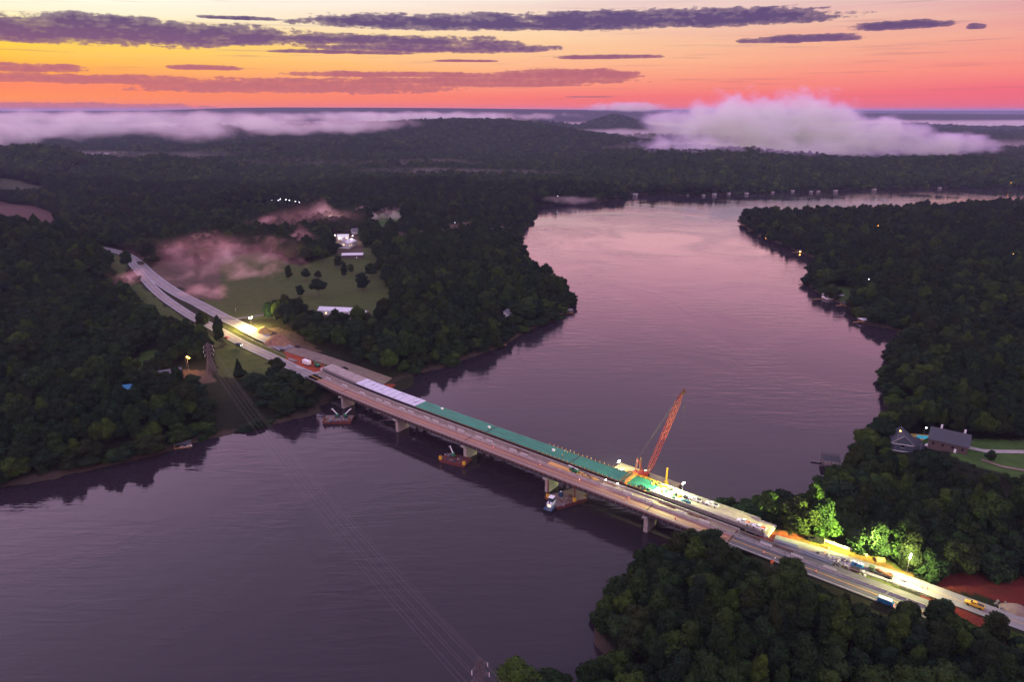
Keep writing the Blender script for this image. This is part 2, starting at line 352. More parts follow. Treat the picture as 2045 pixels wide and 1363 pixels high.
# ------------------------------------------------------------------ ridges: crest polylines (world, with z) and width
def rg(l, sub=10): return [(a, b, c-sub) for a, b, c in (PY(*q) for q in l)]
RIDGES = [
 (rg([(-200, 288, 4200), (100, 276, 4200), (380, 262, 3900), (600, 256, 3700), (760, 252, 3600), (890, 246, 3600), (1000, 247, 3550), (1060, 257, 3400), (1150, 277, 3200), (1230, 293, 3000), (1300, 306, 2850)], 0), 420),
 (rg([(1100, 262, 5400), (1160, 256, 5400), (1195, 244, 5400), (1222, 235, 5400), (1250, 241, 5400), (1300, 258, 5400), (1400, 270, 5400)], 0), 430),
 (rg([(950, 250, 5000), (1050, 244, 5000), (1120, 250, 5000), (1180, 262, 5000)]), 300),
 (rg([(-600, 226, 9500), (300, 221, 9500), (460, 215.5, 9500), (560, 214.5, 9500), (750, 215, 9500), (900, 216, 9500), (1150, 219, 9500), (1300, 223, 9500), (2500, 232, 9500)], 0), 900),
 (rg([(-800, 222, 20000), (600, 219, 20000), (1200, 218.5, 20000), (1800, 220, 20000), (2800, 219, 20000)]), 2500),
 (rg([(1100, 236, 9000), (1180, 231, 9000), (1260, 230, 9000), (1340, 236, 9000), (1600, 244, 9000)]), 800),
 (rg([(1600, 262, 6500), (1700, 248, 6500), (1770, 243, 6500), (1850, 248, 6500), (1930, 258, 6500), (2045, 268, 6500), (2400, 282, 6500)]), 480),
 (rg([(1500, 318, 3400), (1700, 306, 3400), (1850, 296, 3400), (2045, 290, 3400), (2400, 285, 3400)]), 420),
 (rg([(1270, 326, 2150), (1350, 318, 2150), (1450, 316, 2100), (1550, 320, 2100), (1650, 330, 2100), (1750, 334, 2100), (1850, 327, 2100), (1950, 324, 2150), (2045, 326, 2200), (2400, 325, 2200)], 2), 190),
 (rg([(-300, 306, 1900), (0, 300, 1850), (60, 297, 1850), (120, 303, 1850), (175, 318, 1900), (240, 328, 1900), (310, 318, 1800), (370, 326, 1800), (430, 342, 1750), (520, 352, 1750), (620, 362, 1700)], 8), 170),
 (rg([(700, 340, 2100), (850, 330, 2300), (1000, 335, 2200), (1100, 345, 2000), (1200, 352, 1900)]), 220),
 (rg([(-300, 425, 800), (-100, 435, 780), (0, 444, 760), (60, 452, 750), (120, 463, 740), (160, 480, 700)], 14), 70),
 (rg([(280, 412, 1320), (380, 404, 1320), (470, 404, 1300), (560, 412, 1280)], 12), 80),
 (rg([(700, 380, 1500), (820, 374, 1500), (930, 380, 1450), (1000, 392, 1380)], 12), 100),
 (rg([(1850, 470, 900), (1950, 440, 1000), (2045, 425, 1050), (2200, 420, 1100)], 12), 160),
 (rg([(930, 600, 560), (1000, 575, 600), (1060, 565, 620)], 14), 50),
]
def hgt(X, Y):
    X = np.asarray(X, float); Y = np.asarray(Y, float)
    dl, _ = seg_dist(X, Y, SH_L, True); dr, _ = seg_dist(X, Y, SH_R, True)
    il, ir = inside(X, Y, SH_L), inside(X, Y, SH_R)
    d = np.where(il, dl, np.where(ir, dr, -np.minimum(dl, dr)))
    d = d+(fbm(X/14, Y/14, 3, 5)-.45)*5
    h = np.where(d > 0, 9.5*(1-np.exp(-np.maximum(d, 0)/26))+.5, -4*(1-np.exp(np.minimum(d, 0)/9)))
    inl = sstep(d, 20, 260)
    dist = np.hypot(X, Y)
    h = h+inl*(fbm(X/170, Y/170, 4, 11)-.40)*14*(1+np.clip((dist-1300)/1600, 0, 1.0)*.5)
    h = h+sstep(dist, 1150, 2300)*inl*(1-sstep(dist, 6500, 9000))*np.maximum(fbm(X/620, Y/300, 4, 19)-.47, 0)*120*(1-sstep(dist, 2800, 4000)*.7)
    for crest, wd in RIDGES:
        dd, zz = seg_dist(X, Y, crest)
        g = np.exp(-(dd/wd)**2*.7)
        rough = 1+(fbm(X/(wd*.55), Y/(wd*.55), 4, 31)-.47)*.55*sstep(dd, wd*.08, wd*.8)
        h = np.maximum(h, zz*g*rough*sstep(d, 0, 70)-5*(1-sstep(d, 0, 70)))
    h = np.where(ir & (dist > 900), np.minimum(h, 12+.0*h), h)
    for pl, hw in ROADS:
        dd, zz = seg_dist(X, Y, pl)
        k = 1-sstep(dd, hw+3, hw+24)
        h = h*(1-k)+(zz-.35)*k
    # open sides of the embankments fall straight to the lake under the bridges
    s = (X-BA[0])*BD[0]+(Y-BA[1])*BD[1]; n = (X-BA[0])*BN[0]+(Y-BA[1])*BN[1]
    under = (n > -6) & (n < 34) & (s > -92) & (s < 214)
    cap = np.maximum(np.where(s < 60, (-s-60)*.42, (s-186)*.42), -3.5)
    h = np.where(under, np.minimum(h, np.maximum(cap, -3.5)), h)
    return h, d
def gz(x, y): return float(hgt(np.array([x]), np.array([y]))[0][0])
def G(px, py, z0=11.0, lift=0.0):      # pixel -> point standing on the ground
    z = z0
    for _ in range(4):
        q = P(px, py, z); z = gz(q[0], q[1])
    return (q[0], q[1], z+lift)

# ------------------------------------------------------------------ ground covers: (polygon in photo pixels, z, cover)
def cov(l, z=11.0): return [P(a, b, z)[:2] for a, b in l]
COVERS = [
 ('meadow', cov([(430, 640), (400, 600), (372, 560), (420, 520), (520, 505), (600, 530), (690, 500), (745, 490), (760, 540), (790, 600), (770, 630), (730, 640), (600, 632), (520, 640)])),
 ('meadow', cov([(150, 487), (185, 496), (215, 504), (245, 520), (268, 562), (240, 562), (205, 528), (150, 500)], 18)),
 ('bare', cov([(352, 560), (385, 530), (440, 515), (440, 600), (385, 600)], 13)),
 ('bare', cov([(300, 545), (335, 515), (385, 520), (400, 545), (380, 575), (345, 578)], 14)),
 ('verge', cov([(415, 655), (470, 650), (560, 700), (600, 725), (560, 735), (470, 700)])),
 ('meadow', cov([(262, 560), (300, 590), (345, 622), (392, 652), (440, 676), (430, 690), (380, 672), (320, 648), (280, 615), (258, 585)], 14)),
 ('meadow', cov([(425, 700), (455, 690), (500, 710), (555, 738), (545, 755), (500, 752), (430, 748)])),
 ('dirt', cov([(555, 694), (585, 696), (640, 716), (668, 738), (630, 752), (585, 732)])),
 ('bare', cov([(520, 660), (560, 655), (600, 672), (640, 700), (590, 700), (545, 690)])),
 ('verge', cov([(640, 712), (700, 735), (665, 735), (620, 715)])),
 ('dirt', cov([(720, 745), (790, 762), (780, 775), (700, 765)], 3)),
 ('bare', cov([(340, 735), (420, 740), (430, 760), (360, 768)])),
 ('quarry', cov([(-300, 395), (0, 400), (60, 408), (110, 425), (132, 470), (60, 480), (-50, 470), (-300, 460)], 12)),
 ('dirt', cov([(1488, 1060), (1560, 1060), (1640, 1082), (1700, 1105), (1680, 1128), (1600, 1110), (1530, 1092)])),
 ('verge', cov([(1600, 1075), (1700, 1095), (1770, 1118), (1800, 1128), (1800, 1165), (1740, 1182), (1690, 1160), (1620, 1125), (1660, 1115)])),
 ('straw', cov([(1560, 1072), (1640, 1084), (1720, 1108), (1780, 1132), (1830, 1155), (1770, 1150), (1700, 1128), (1620, 1100)])),
 ('redclay', cov([(1845, 1150), (1900, 1140), (2045, 1148), (2300, 1160), (2300, 1250), (2045, 1215), (1960, 1190), (1880, 1175)])),
 ('redclay', cov([(1830, 1190), (1900, 1210), (2045, 1268), (2250, 1350), (2000, 1290), (1920, 1250), (1850, 1215)])),
 ('lawn', cov([(1925, 872), (2045, 880), (2300, 880), (2300, 985), (2045, 968), (1960, 940), (1900, 910)])),
 ('lawn', cov([(1830, 862), (1870, 866), (1880, 880), (1840, 882)])),
 ('dirt', cov([(1695, 898), (1712, 905), (1718, 932), (1698, 938)], 1)),
 ('field', cov([(445, 412), (540, 410), (610, 418), (600, 428), (520, 426), (450, 428)], 12)),
 ('field', cov([(170, 402), (400, 398), (420, 405), (200, 410)], 14)),
 ('lawn', cov([(730, 425), (800, 415), (810, 460), (760, 470), (735, 450)], 12)),
 ('field', cov([(0, 378), (90, 382), (95, 394), (0, 396)], 12)),
 ('lawn', cov([(1640, 575), (1700, 578), (1705, 600), (1680, 604)], 4)),
 ('lawn', cov([(280, 705), (325, 700), (320, 740), (270, 765)], 10)),
 ('bare', cov([(655, 468), (720, 465), (725, 500), (670, 503)], 12)),
 ('bare', cov([(635, 612), (740, 620), (745, 640), (640, 632)], 12)),
]
COL = dict(meadow=(.066, .088, .022), verge=(.075, .095, .02), dirt=(.36, .07, .035), bare=(.12, .075, .06), quarry=(.10, .05, .05), straw=(.22, .12, .035), redclay=(.12, .016, .015), lawn=(.065, .125, .03), field=(.075, .075, .045))
# ------------------------------------------------------------------ terrain sheet
NR, NC = 900, 640
rr = 60.0*np.exp(np.linspace(0, math.log(42000/60.0), NR)); th = np.linspace(R(-62), R(62), NC)
RR, TH = np.meshgrid(rr, th, indexing='ij'); TX = (RR*np.sin(TH)).ravel(); TY = (RR*np.cos(TH)).ravel()
TZ, TD = hgt(TX, TY)
me = bpy.data.meshes.new('ground'); nv = NR*NC
me.vertices.add(nv); me.vertices.foreach_set('co', np.stack([TX, TY, TZ], 1).astype(np.float32).ravel())
i = np.arange((NR-1)*(NC-1)); a = (i//(NC-1))*NC+i % (NC-1)
quads = np.stack([a, a+1, a+NC+1, a+NC], 1)[:, ::-1]
me.loops.add(quads.size); me.loops.foreach_set('vertex_index', quads.ravel().astype(np.int32))
me.polygons.add(len(quads)); me.polygons.foreach_set('loop_start', np.arange(0, quads.size, 4, dtype=np.int32))
me.polygons.foreach_set('use_smooth', np.ones(len(quads), bool))
me.update()
colr = np.tile(np.array([.010, .014, .007]), (nv, 1))
jx = TX+(fbm(TX/9, TY/9, 3, 71)-.45)*7; jy = TY+(fbm(TX/9, TY/9, 3, 72)-.45)*7
for nm, pg in COVERS:
    ins_ = inside(jx, jy, pg); colr[ins_] = COL[nm]
k = (TD < 3.0) & (TD > -3); colr[k] = (.055, .04, .032)
att = me.color_attributes.new('cover', 'FLOAT_COLOR', 'POINT')
att.data.foreach_set('color', np.concatenate([colr, np.ones((nv, 1))], 1).astype(np.float32).ravel())
gm = bpy.data.materials.new('ground_cover'); gm.use_nodes = True; g = NT(gm.node_tree)
at = g.n('ShaderNodeVertexColor'); at.layer_name = 'cover'
geo = g.n('ShaderNodeNewGeometry')
n1 = g.n('ShaderNodeTexNoise', ins={'Vector': geo.outputs['Position'], 'Scale': .12, 'Detail': 6.0, 'Roughness': .7})
n2 = g.n('ShaderNodeTexNoise', ins={'Vector': geo.outputs['Position'], 'Scale': .012, 'Detail': 5.0})
c = g.mix(g.mr(n1.outputs[0], .3, .7, 0, .75), at.outputs[0], g.mix(.6, at.outputs[0], (.012, .014, .008, 1)))
c = g.mix(g.mr(n2.outputs[0], .42, .62, 0, .35), c, g.mix(.5, c, (.07, .05, .02, 1)))
bp = g.n('ShaderNodeBump', ins={'Strength': .9, 'Distance': 2.0, 'Height': n1.outputs[0]})
pb = g.n('ShaderNodeBsdfPrincipled', ins={'Base Color': c, 'Roughness': .95, 'Specular IOR Level': .1, 'Normal': bp.outputs[0]})
g.n('ShaderNodeOutputMaterial', ins={0: pb.outputs[0]})
me.materials.append(gm)
ground = bpy.data.objects.new('ground', me); SC.collection.objects.link(ground); tag(ground, kind='structure')

# ------------------------------------------------------------------ lake
wm = bpy.data.materials.new('lake_water'); wm.use_nodes = True; g = NT(wm.node_tree)
geo = g.n('ShaderNodeNewGeometry')
mp = g.n('ShaderNodeMapping', ins={0: geo.outputs['Position'], 2: (0, 0, R(-16)), 3: (.22, 1.0, 1.0)})
r1 = g.n('ShaderNodeTexNoise', ins={'Vector': mp.outputs[0], 'Scale': .21, 'Detail': 4.0, 'Roughness': .5, 'Distortion': .8})
mp2 = g.n('ShaderNodeMapping', ins={0: geo.outputs['Position'], 2: (0, 0, R(24)), 3: (.3, 1.0, 1.0)})
r2 = g.n('ShaderNodeTexNoise', ins={'Vector': mp2.outputs[0], 'Scale': .9, 'Detail': 2.0})
big = g.n('ShaderNodeTexNoise', ins={'Vector': geo.outputs['Position'], 'Scale': .008, 'Detail': 4.0, 'Distortion': 1.2})
amp = g.mr(big.outputs[0], .38, .62, .2, 1.25)
hh = g.m('MULTIPLY', g.m('ADD', r1.outputs[0], g.m('MULTIPLY', r2.outputs[0], .2)), amp)
bp = g.n('ShaderNodeBump', ins={'Strength': 1.0, 'Distance': .19, 'Height': hh})
pb = g.n('ShaderNodeBsdfPrincipled', ins={'Base Color': (.022, .016, .022, 1), 'Roughness': .035, 'IOR': 1.333, 'Specular IOR Level': .5, 'Normal': bp.outputs[0]})
g.n('ShaderNodeOutputMaterial', ins={0: pb.outputs[0]})
lake = MB().add([(-3500, -250, 0), (3500, -250, 0), (3500, 2400, 0), (-3500, 2400, 0)], [(0, 1, 2, 3)]).build('lake_water', wm); tag(lake, kind='structure')

# ------------------------------------------------------------------ road sheets
def strip(name, pl, hw, m, dz=0.0, off=0.0, step=8.0):
    # resample with smooth corner (Catmull-Rom)
    q = [Vector(p) for p in pl]; out = []
    for i in range(len(q)-1):
        p0, p1, p2, p3 = q[max(i-1, 0)], q[i], q[i+1], q[min(i+2, len(q)-1)]
        k = max(1, int((p2-p1).length/step))
        for j in range(k):
            t = j/k
            out.append(.5*((2*p1)+(p2-p0)*t+(2*p0-5*p1+4*p2-p3)*t*t+(3*p1-p0-3*p2+p3)*t**3))
    out.append(q[-1]); vs = []
    for i, p in enumerate(out):
        d = (out[min(i+1, len(out)-1)]-out[max(i-1, 0)]); d.z = 0; d.normalize(); nrm = Vector((-d.y, d.x, 0))
        for sgn in (-1, 1): vs.append(p+nrm*(off+sgn*hw)+Vector((0, 0, dz)))
    fs = [(2*i, 2*i+2, 2*i+3, 2*i+1)[::-1] for i in range(len(out)-1)]
    fs = [tuple(reversed(f)) for f in fs]
    return MB().add(vs, fs).build(name, m), out
def road(name, pl, hw, m, dz=0.0):
    o, _ = strip(name, pl, hw, m, dz); tag(o, kind='structure'); return o
road('road', road_main, 5.6, M_roadc, .012); road('road', road_near, 4.3, M_roadc, .0); road('road', road_side, 2.8, M_asph, .006)
road('road', road_right_new, 3.9, M_roadc, 0); road('driveway', driveway, 1.8, M_conc, 0); road('gravel_path', track_left, 6.0, M_gravel, -.05)
road('path', lane_lawn, 1.0, M_gravel, 0); road('road', road_right_old, 6.1, M_asph, -.01)
for pl, o_ in ((road_main, 0.0), (road_main, 5.0), (road_main, -5.0), (road_near, 0.0), (road_near, 3.8), (road_near, -3.8), (road_right_new, 0.0)):
    o, _ = strip('road_markings', pl, .14, M_line if o_ else M_yline, .035, o_); tag(o, kind='structure')
for off, hw_, mm in ((-5.3, .12, M_line), (-2.3, .10, M_yline), (-1.95, .10, M_yline), (.75, .12, M_line)):
    o, _ = strip('road_markings', road_right_old, hw_, mm, .03, off); tag(o, kind='structure')

# ------------------------------------------------------------------ existing bridge
def lstrip(mb, s0, s1, n0, n1, z0, z1, step=12):
    k = max(1, int(abs(s1-s0)/step)); vs = []
    for i in range(k+1):
        s = s0+(s1-s0)*i/k; b = bend(s)
        vs += [(s, n0+b, z0), (s, n1+b, z0), (s, n1+b, z1), (s, n0+b, z1)]
    fs = [(3, 2, 1, 0), (4*k, 4*k+1, 4*k+2, 4*k+3)]
    for i in range(k):
        for j in range(4): fs.append((4*i+j, 4*i+(j+1) % 4, 4*i+4+(j+1) % 4, 4*i+4+j))
    mb.add(vs, fs); return mb
ORG = (BA[0], BA[1], 0)
ob = thing('concrete_bridge', 'long highway bridge with reddish pavement and hammerhead piers', 'bridge', ORG, BROT)
lstrip(MB(), -84, 200, 0, 12.3, 10.6, 11.0).build('deck', M_deck, ob)
for n0 in (0.0, 11.9):
    m_ = MB(); lstrip(m_, -84, 200, n0+.06, n0+.34, 11.003, 11.75)
    m_.build('parapet', M_conc, ob)
for n in (1.2, 4.4, 7.8, 11.1): m_ = MB(); lstrip(m_, -84, 200, n-.12, n+.12, 8.6, 10.597); lstrip(m_, -84, 200, n-.3, n+.3, 8.35, 8.6); m_.build('girder', M_steel, ob)
rep('stiffener', MB().box(0, 0, 0, .16, .18, 1.9), M_galv, ob, [(s, .98+bend(s), 9.6) for s in np.arange(-82, 199, 2.84)])
for s in (-46, 4.5, 57, 110, 163):
    b_ = bend(s)
    pr = MB().prism([(s-.95, 1.6+b_), (s+.95, 1.6+b_), (s+.95, 10.2+b_), (s-.95, 10.2+b_)], -4, 7.2).build('pier', M_conc, ob)
    m2 = MB(); m2.add([(s+dx, y+b_, z) for dx in (-1.15, 1.15) for y, z in ((-.2, 7.6), (1.6, 6.6), (10.4, 6.6), (12.4, 7.6), (12.4, 8.34), (-.2, 8.34))],
           [(5, 4, 3, 2, 1, 0), (6, 7, 8, 9, 10, 11)]+[(i, (i+1) % 6, 6+(i+1) % 6, 6+i) for i in range(6)])
    m2.build('pier_cap', M_conc, pr)
for off, hw_, mm in ((.75, .09, M_line), (3.75, .08, M_yline), (4.1, .08, M_yline), (6.85, .09, M_line)):
    m_ = MB(); lstrip(m_, -83, 199.5, off-hw_, off+hw_, 11.006, 11.012); o = m_.build('lane_line', mm, ob)
rep('expansion_joint', MB().box(0, 0, 0, .55, 11.5, .012), M_tyre, ob, [(s, 6.1+bend(s), 11.012) for s in (-46, 57, 163, 199.4)])
m_ = MB(); lstrip(m_, -83, 199, 8.9, 11.7, 11.01, 11.03); m_.build('closed_lane', M_gravel, ob)
# left and right abutments
ab = MB(); b_ = bend(-84); ab.box(-85.6, 6.1+b_, 5.0, 3.0, 13, 11.2); ab.build('abutment', M_conc, ob)
ab = MB(); ab.box(201.5, 6.1, 5.0, 3.0, 13, 11.2); ab.build('abutment', M_conc, ob)

# ------------------------------------------------------------------ new bridge under construction
nb = thing('unfinished_bridge', 'unfinished bridge with green rebar mats and white curing blankets', 'bridge', ORG, BROT)
N0, N1, NZ = 15.6, 24.8, 11.3
lstrip(MB(), 158, 210, N0, N1, 10.9, NZ).build('concrete_deck', M_newdeck, nb)
lstrip(MB(), -88, -50, N0+.4, N1+.6, 10.9, NZ).build('concrete_deck', M_newdeck, nb)
lstrip(MB(), -49.9, 4.9, N0+.3, N1+.4, 10.9, NZ+.05).build('blanketed_deck', M_tarp, nb)
lstrip(MB(), 5, 157.9, N0, N1, 10.95, NZ-.03).build('rebar_deck', M_green, nb)
m_ = MB()
for n in np.arange(N0+.5, N1, 1.15): lstrip(m_, 5.2, 150, n-.05, n+.05, NZ-.025, NZ+.04, 30)
m_.build('rebar_line', mat('pale_green_rebar', (.04, .23, .17), .5, var=.4, scale=.35, stretch=(.3, 1, 1)), nb)
rep('bulkhead', MB().box(0, 0, 0, .5, N1-N0, .14), M_steel, nb, [(s, (N0+N1)/2, NZ+.03) for s in (60, 114)])
rep('blanket_seam', MB().box(0, 0, 0, .16, 8.6, .05), M_steel, nb, [(s+random.Random(int(s*7)).uniform(-1, 1), (N0+N1)/2+bend(s)+.3, NZ+.09, R(random.Random(int(s)).uniform(-3, 3))) for s in np.arange(-45, 4, 5.2)])
rd = random.Random(3)
for i in range(11): s = rd.uniform(-46, 2); MB().box(s, rd.uniform(N0+1, N1-1)+bend(s), NZ+.1, rd.uniform(.3, 2.4), rd.uniform(.3, .5), .08, R(rd.uniform(0, 30))).build('tear', M_concd, nb)
for n in np.arange(N0+1.1, N1, 2.35): m_ = MB(); lstrip(m_, -86, 209, n-.14, n+.14, 9.0, 10.897); lstrip(m_, -86, 209, n-.32, n+.32, 8.75, 9.0); m_.build('girder', M_steel, nb)
lstrip(MB(), 5, 157, N0-.5, N0-.003, 10.75, 11.15).build('edge_form', M_rust, nb); lstrip(MB(), 5, 157, N1+.003, N1+.5, 10.75, 11.15).build('edge_form', M_rust, nb)
rep('form_bracket', MB().beam((0, -.4, 10.75), (0, .9, 9.2), .16), M_rust, nb, [(s, N0, 0) for s in np.arange(6, 157, 3.1)]+[(s, N1, 0, math.pi) for s in np.arange(6, 157, 3.1)])
rep('guard_post', MB().box(0, 0, 11.65, .16, .16, 1.0), M_yel, nb, [(s, n, 0) for n in (N0-.35, N1+.35) for s in np.arange(95, 158, 2.5)])
m_ = MB(); lstrip(m_, 138, 158, N1+.3, N1+.4, 12.05, 12.18, 10); lstrip(m_, 138, 158, N1+.3, N1+.4, 11.6, 11.7, 10); m_.build('guard_rail', M_yel, nb)
for n0, s0, s1 in ((N0+.02, 158, 201), (N1-.36, 158, 204), (N0+.42, -88, -50)):
    m_ = MB(); lstrip(m_, s0, s1, n0, n0+.32, NZ+.003, NZ+.85); m_.build('parapet', M_conc, nb)
lstrip(MB(), 158, 209, N0-.06, N0-.003, 10.3, 11.9).build('fascia', M_concd, nb); lstrip(MB(), -88, -50, N0+.3, N0+.38, 9.8, 11.25).build('fascia', M_concd, nb)
for s in (-46, 4.5, 57, 110, 158, 186):
    b_ = bend(s)
    cap = MB().box(s, (N0+N1)/2+b_, 8.0, 1.6, 9.6, 1.45).build('pier_cap', M_concd, nb)
    for n in (N0+1.6, N1-1.6):
        MB().cyl((s, n+b_, -4), (s, n+b_, 7.26), .85, n=14).build('column', M_concd, cap)
for s in (-88.9, 209.9): MB().box(s, (N0+N1)/2+bend(s), 5.5, 1.7, 10, 10.9).build('abutment', M_pale, nb)

# ------------------------------------------------------------------ jersey barriers
JB = [(-.3, 0), (.3, 0), (.3, .12), (.14, .38), (.09, .86), (-.09, .86), (-.14, .38), (-.3, .12)]
def barrier_mesh(L, m, label, group):
    b = MB(); n = len(JB)
    vs = [(-L/2, y, z) for y, z in JB]+[(L/2, y, z) for y, z in JB]
    b.add(vs, [(i, (i+1) % n, n+(i+1) % n, n+i) for i in range(n)]+[tuple(range(n-1, -1, -1)), tuple(range(n, 2*n))])
    o = b.build('concrete_barrier', m); tag(o, label, 'barrier', group); return o
jb = barrier_mesh(5.7, M_conc, 'grey concrete barrier dividing traffic lanes from the closed lane', 'barriers along the old bridge')
first = True
for s in np.arange(-80, 266, 6.0):
    o = jb if first else jb.copy()
    if not first: SC.collection.objects.link(o)
    first = False
    s2 = s+6; p0, p1 = B(s, 7.45), B(s2, 7.45)
    o.location = ((p0[0]+p1[0])/2, (p0[1]+p1[1])/2, 11.035); o.rotation_euler = (0, 0, math.atan2(p1[1]-p0[1], p1[0]-p0[0]))
pb_ = barrier_mesh(4.6, M_pale, 'pale new concrete barrier stored inside the closed lane of the old bridge', 'pale barriers stored in the closed lane')
rd = random.Random(5); first = True
for s in [-70, -52, -34, -18, -11, 2, 9, 22, 29, 41, 48, 61, 68, 84, 91, 112, 150, 160, 176, 186, 212, 224, 236]:
    o = pb_ if first else pb_.copy()
    if not first: SC.collection.objects.link(o)
    first = False
    p = B(s, 8.75+rd.uniform(-.15, .15)); o.location = (p[0], p[1], 11.035); o.rotation_euler = (0, 0, BROT+R(rd.uniform(-1.5, 1.5)))
# guard rail of the right approach
def rail(name, label, pl, post=4.0, hz=.75, mm=None):
    t = thing(name, label, 'guard rail', pl[0]); mb, mb2 = MB(), MB(); o0 = Vector(pl[0])
    for i in range(len(pl)-1):
        a_, b_ = Vector(pl[i])-o0, Vector(pl[i+1])-o0; k = max(1, int((b_-a_).length/post))
        mb.beam(a_+Vector((0, 0, hz)), b_+Vector((0, 0, hz)), .08, .34)
        for j in range(k): c_ = a_+(b_-a_)*(j/k); mb2.box(c_.x, c_.y, c_.z+hz/2-.1, .15, .15, hz+.2)
    mb.build('rail_beam', mm or M_galv, t); mb2.build('post', M_wood, t); return t
rail('guard_rail', 'long steel guard rail between right approach road and the storage yard', [B(s, 12.9, 11.0) for s in (202, 240, 268)])
rail('guard_rail', 'steel guard rail along the lit grass median left of the bridges', [(a, b, c+.1) for a, b, c in [P(448, 655, 12.2), P(500, 679, 11.6), P(560, 708, 11.2), P(600, 727, 11)]])

# ------------------------------------------------------------------ vehicles (front towards +x)
def wheels(t, xs, hw_, r=.42, wd=.3):
    for x in xs:
        for y in (-hw_, hw_):
            MB().cyl((x, y-wd/2, r), (x, y+wd/2, r), r, n=14).build('wheel', M_tyre, t)
def pickup(name, label, paint, group=None, bed=None, lights=False):
    t = thing(name, label, 'pickup truck', group=group)
    b = MB(); b.sideprism([(2.9, .5), (2.9, .95), (2.75, 1.1), (1.45, 1.22), (1.3, 1.25), (-.75, 1.28), (-2.9, 1.28), (-2.95, .6), (-2.9, .5)], -.97, .97)
    # bed opening walls
    b.build('body', paint, t)
    bd = MB().box(-1.85, 0, 1.285, 1.9, 1.6, .03).build('bed', bed or M_black, t)
    MB().box(-1.85, .86, 1.36, 1.95, .1, .16).box(-1.85, -.86, 1.36, 1.95, .1, .16).box(-2.83, 0, 1.36, .1, 1.8, .16).build('bed_rail', paint, t)
    c_ = MB(); c_.add([(1.35, -.9, 1.24), (1.35, .9, 1.24), (-.8, .9, 1.29), (-.8, -.9, 1.29), (.62, -.74, 1.92), (.62, .74, 1.92), (-.66, .74, 1.92), (-.66, -.74, 1.92)],
                      [(3, 2, 1, 0), (4, 5, 6, 7), (0, 1, 5, 4), (1, 2, 6, 5), (2, 3, 7, 6), (3, 0, 4, 7)]); cab = c_.build('cab', paint, t)
    g_ = MB()
    g_.add([(1.27, -.8, 1.32), (1.27, .8, 1.32), (.70, .68, 1.87), (.70, -.68, 1.87)], [(0, 1, 2, 3)])
    g_.add([(-.80, -.75, 1.42), (-.80, .75, 1.42), (-.70, .68, 1.84), (-.70, -.68, 1.84)], [(3, 2, 1, 0)])
    for s_ in (-1, 1):
        for x0, x1, x0t, x1t in ((1.0, .25, .6, .22), (.12, -.65, .1, -.58)):
            g_.add([(x0, s_*.875, 1.36), (x1, s_*.875, 1.36), (x1t, s_*.765, 1.86), (x0t, s_*.765, 1.86)], [(0, 1, 2, 3) if s_ < 0 else (3, 2, 1, 0)])
    g_.build('window', M_glass, cab)
    wheels(t, (1.85, -1.8), .88)
    MB().box(2.93, 0, .6, .14, 1.9, .22).box(-2.97, 0, .6, .14, 1.9, .2).build('bumper', M_galv, t)
    for y in (-.75, .75):
        MB().box(2.9, y, .86, .1, .34, .2).build('headlight', E_head if lights else M_whitem, t)
        MB().box(-2.94, y*1.16, 1.0, .08, .16, .34).build('taillight', E_tail if lights else M_red, t)
    return t
def car(name, label, paint, lights=False, group=None):
    t = thing(name, label, 'car', group=group)
    MB().sideprism([(2.3, .4), (2.3, .75), (1.3, .95), (-1.6, 1.0), (-2.3, .95), (-2.35, .45)], -.9, .9).build('body', paint, t)
    cab = MB().add([(1.1, -.82, .94), (1.1, .82, .94), (-1.9, .82, .99), (-1.9, -.82, .99), (.35, -.65, 1.42), (.35, .65, 1.42), (-1.3, .65, 1.42), (-1.3, -.65, 1.42)],
                   [(3, 2, 1, 0), (4, 5, 6, 7), (0, 1, 5, 4), (1, 2, 6, 5), (2, 3, 7, 6), (3, 0, 4, 7)]).build('roof', paint, t)
    g_ = MB().add([(1.03, -.74, 1.0), (1.03, .74, 1.0), (.42, .6, 1.4), (.42, -.6, 1.4)], [(0, 1, 2, 3)])
    for s_ in (-1, 1): g_.add([(.85, s_*.8, 1.0), (-1.5, s_*.8, 1.03), (-1.15, s_*.67, 1.38), (.35, s_*.67, 1.38)], [(0, 1, 2, 3) if s_ < 0 else (3, 2, 1, 0)])
    g_.build('window', M_glass, cab); wheels(t, (1.4, -1.4), .82, .34, .22)
    for y in (-.65, .65):
        MB().box(2.3, y, .62, .08, .34, .16).build('headlight', E_head if lights else M_whitem, t)
        MB().box(-2.33, y, .75, .08, .34, .2).build('taillight', E_tail if lights else M_red, t)
    return t
def put(o, p, rz): o.location = p; o.rotation_euler = (0, 0, rz)
def bd(px, py, z=NZ):
    q = P(px, py, z); return (q[0], q[1], z+.003)
LEFT = BROT+math.pi
G_W = 'white pickups parked on the new deck'
p1 = pickup('pickup_truck', 'white crew cab pickup beside the far parapet, nearest of four to the floodlit deck', M_white, G_W); put(p1, bd(1388, 1001), LEFT)
cp(p1, bd(1421, 1011), LEFT, 'white pickup with black bed, second from the floodlit part of the deck')
p3 = pickup('pickup_truck', 'white pickup with an orange load in its bed, beside the near parapet', M_white, G_W, bed=M_or); put(p3, bd(1485, 1046), LEFT)
p4 = pickup('pickup_truck', 'white pickup carrying red traffic gear, nearest the open deck end', M_white, G_W, bed=M_orc); put(p4, bd(1515, 1057), LEFT)
c1 = car('parked_car', 'dark blue car parked by the near parapet opposite the first white pickup', M_carb); put(c1, bd(1369, 1005), LEFT)
def gd(px, py, lift=.0): return G(px, py, 11, lift)
def on(pt, z): return (pt[0], pt[1], z)
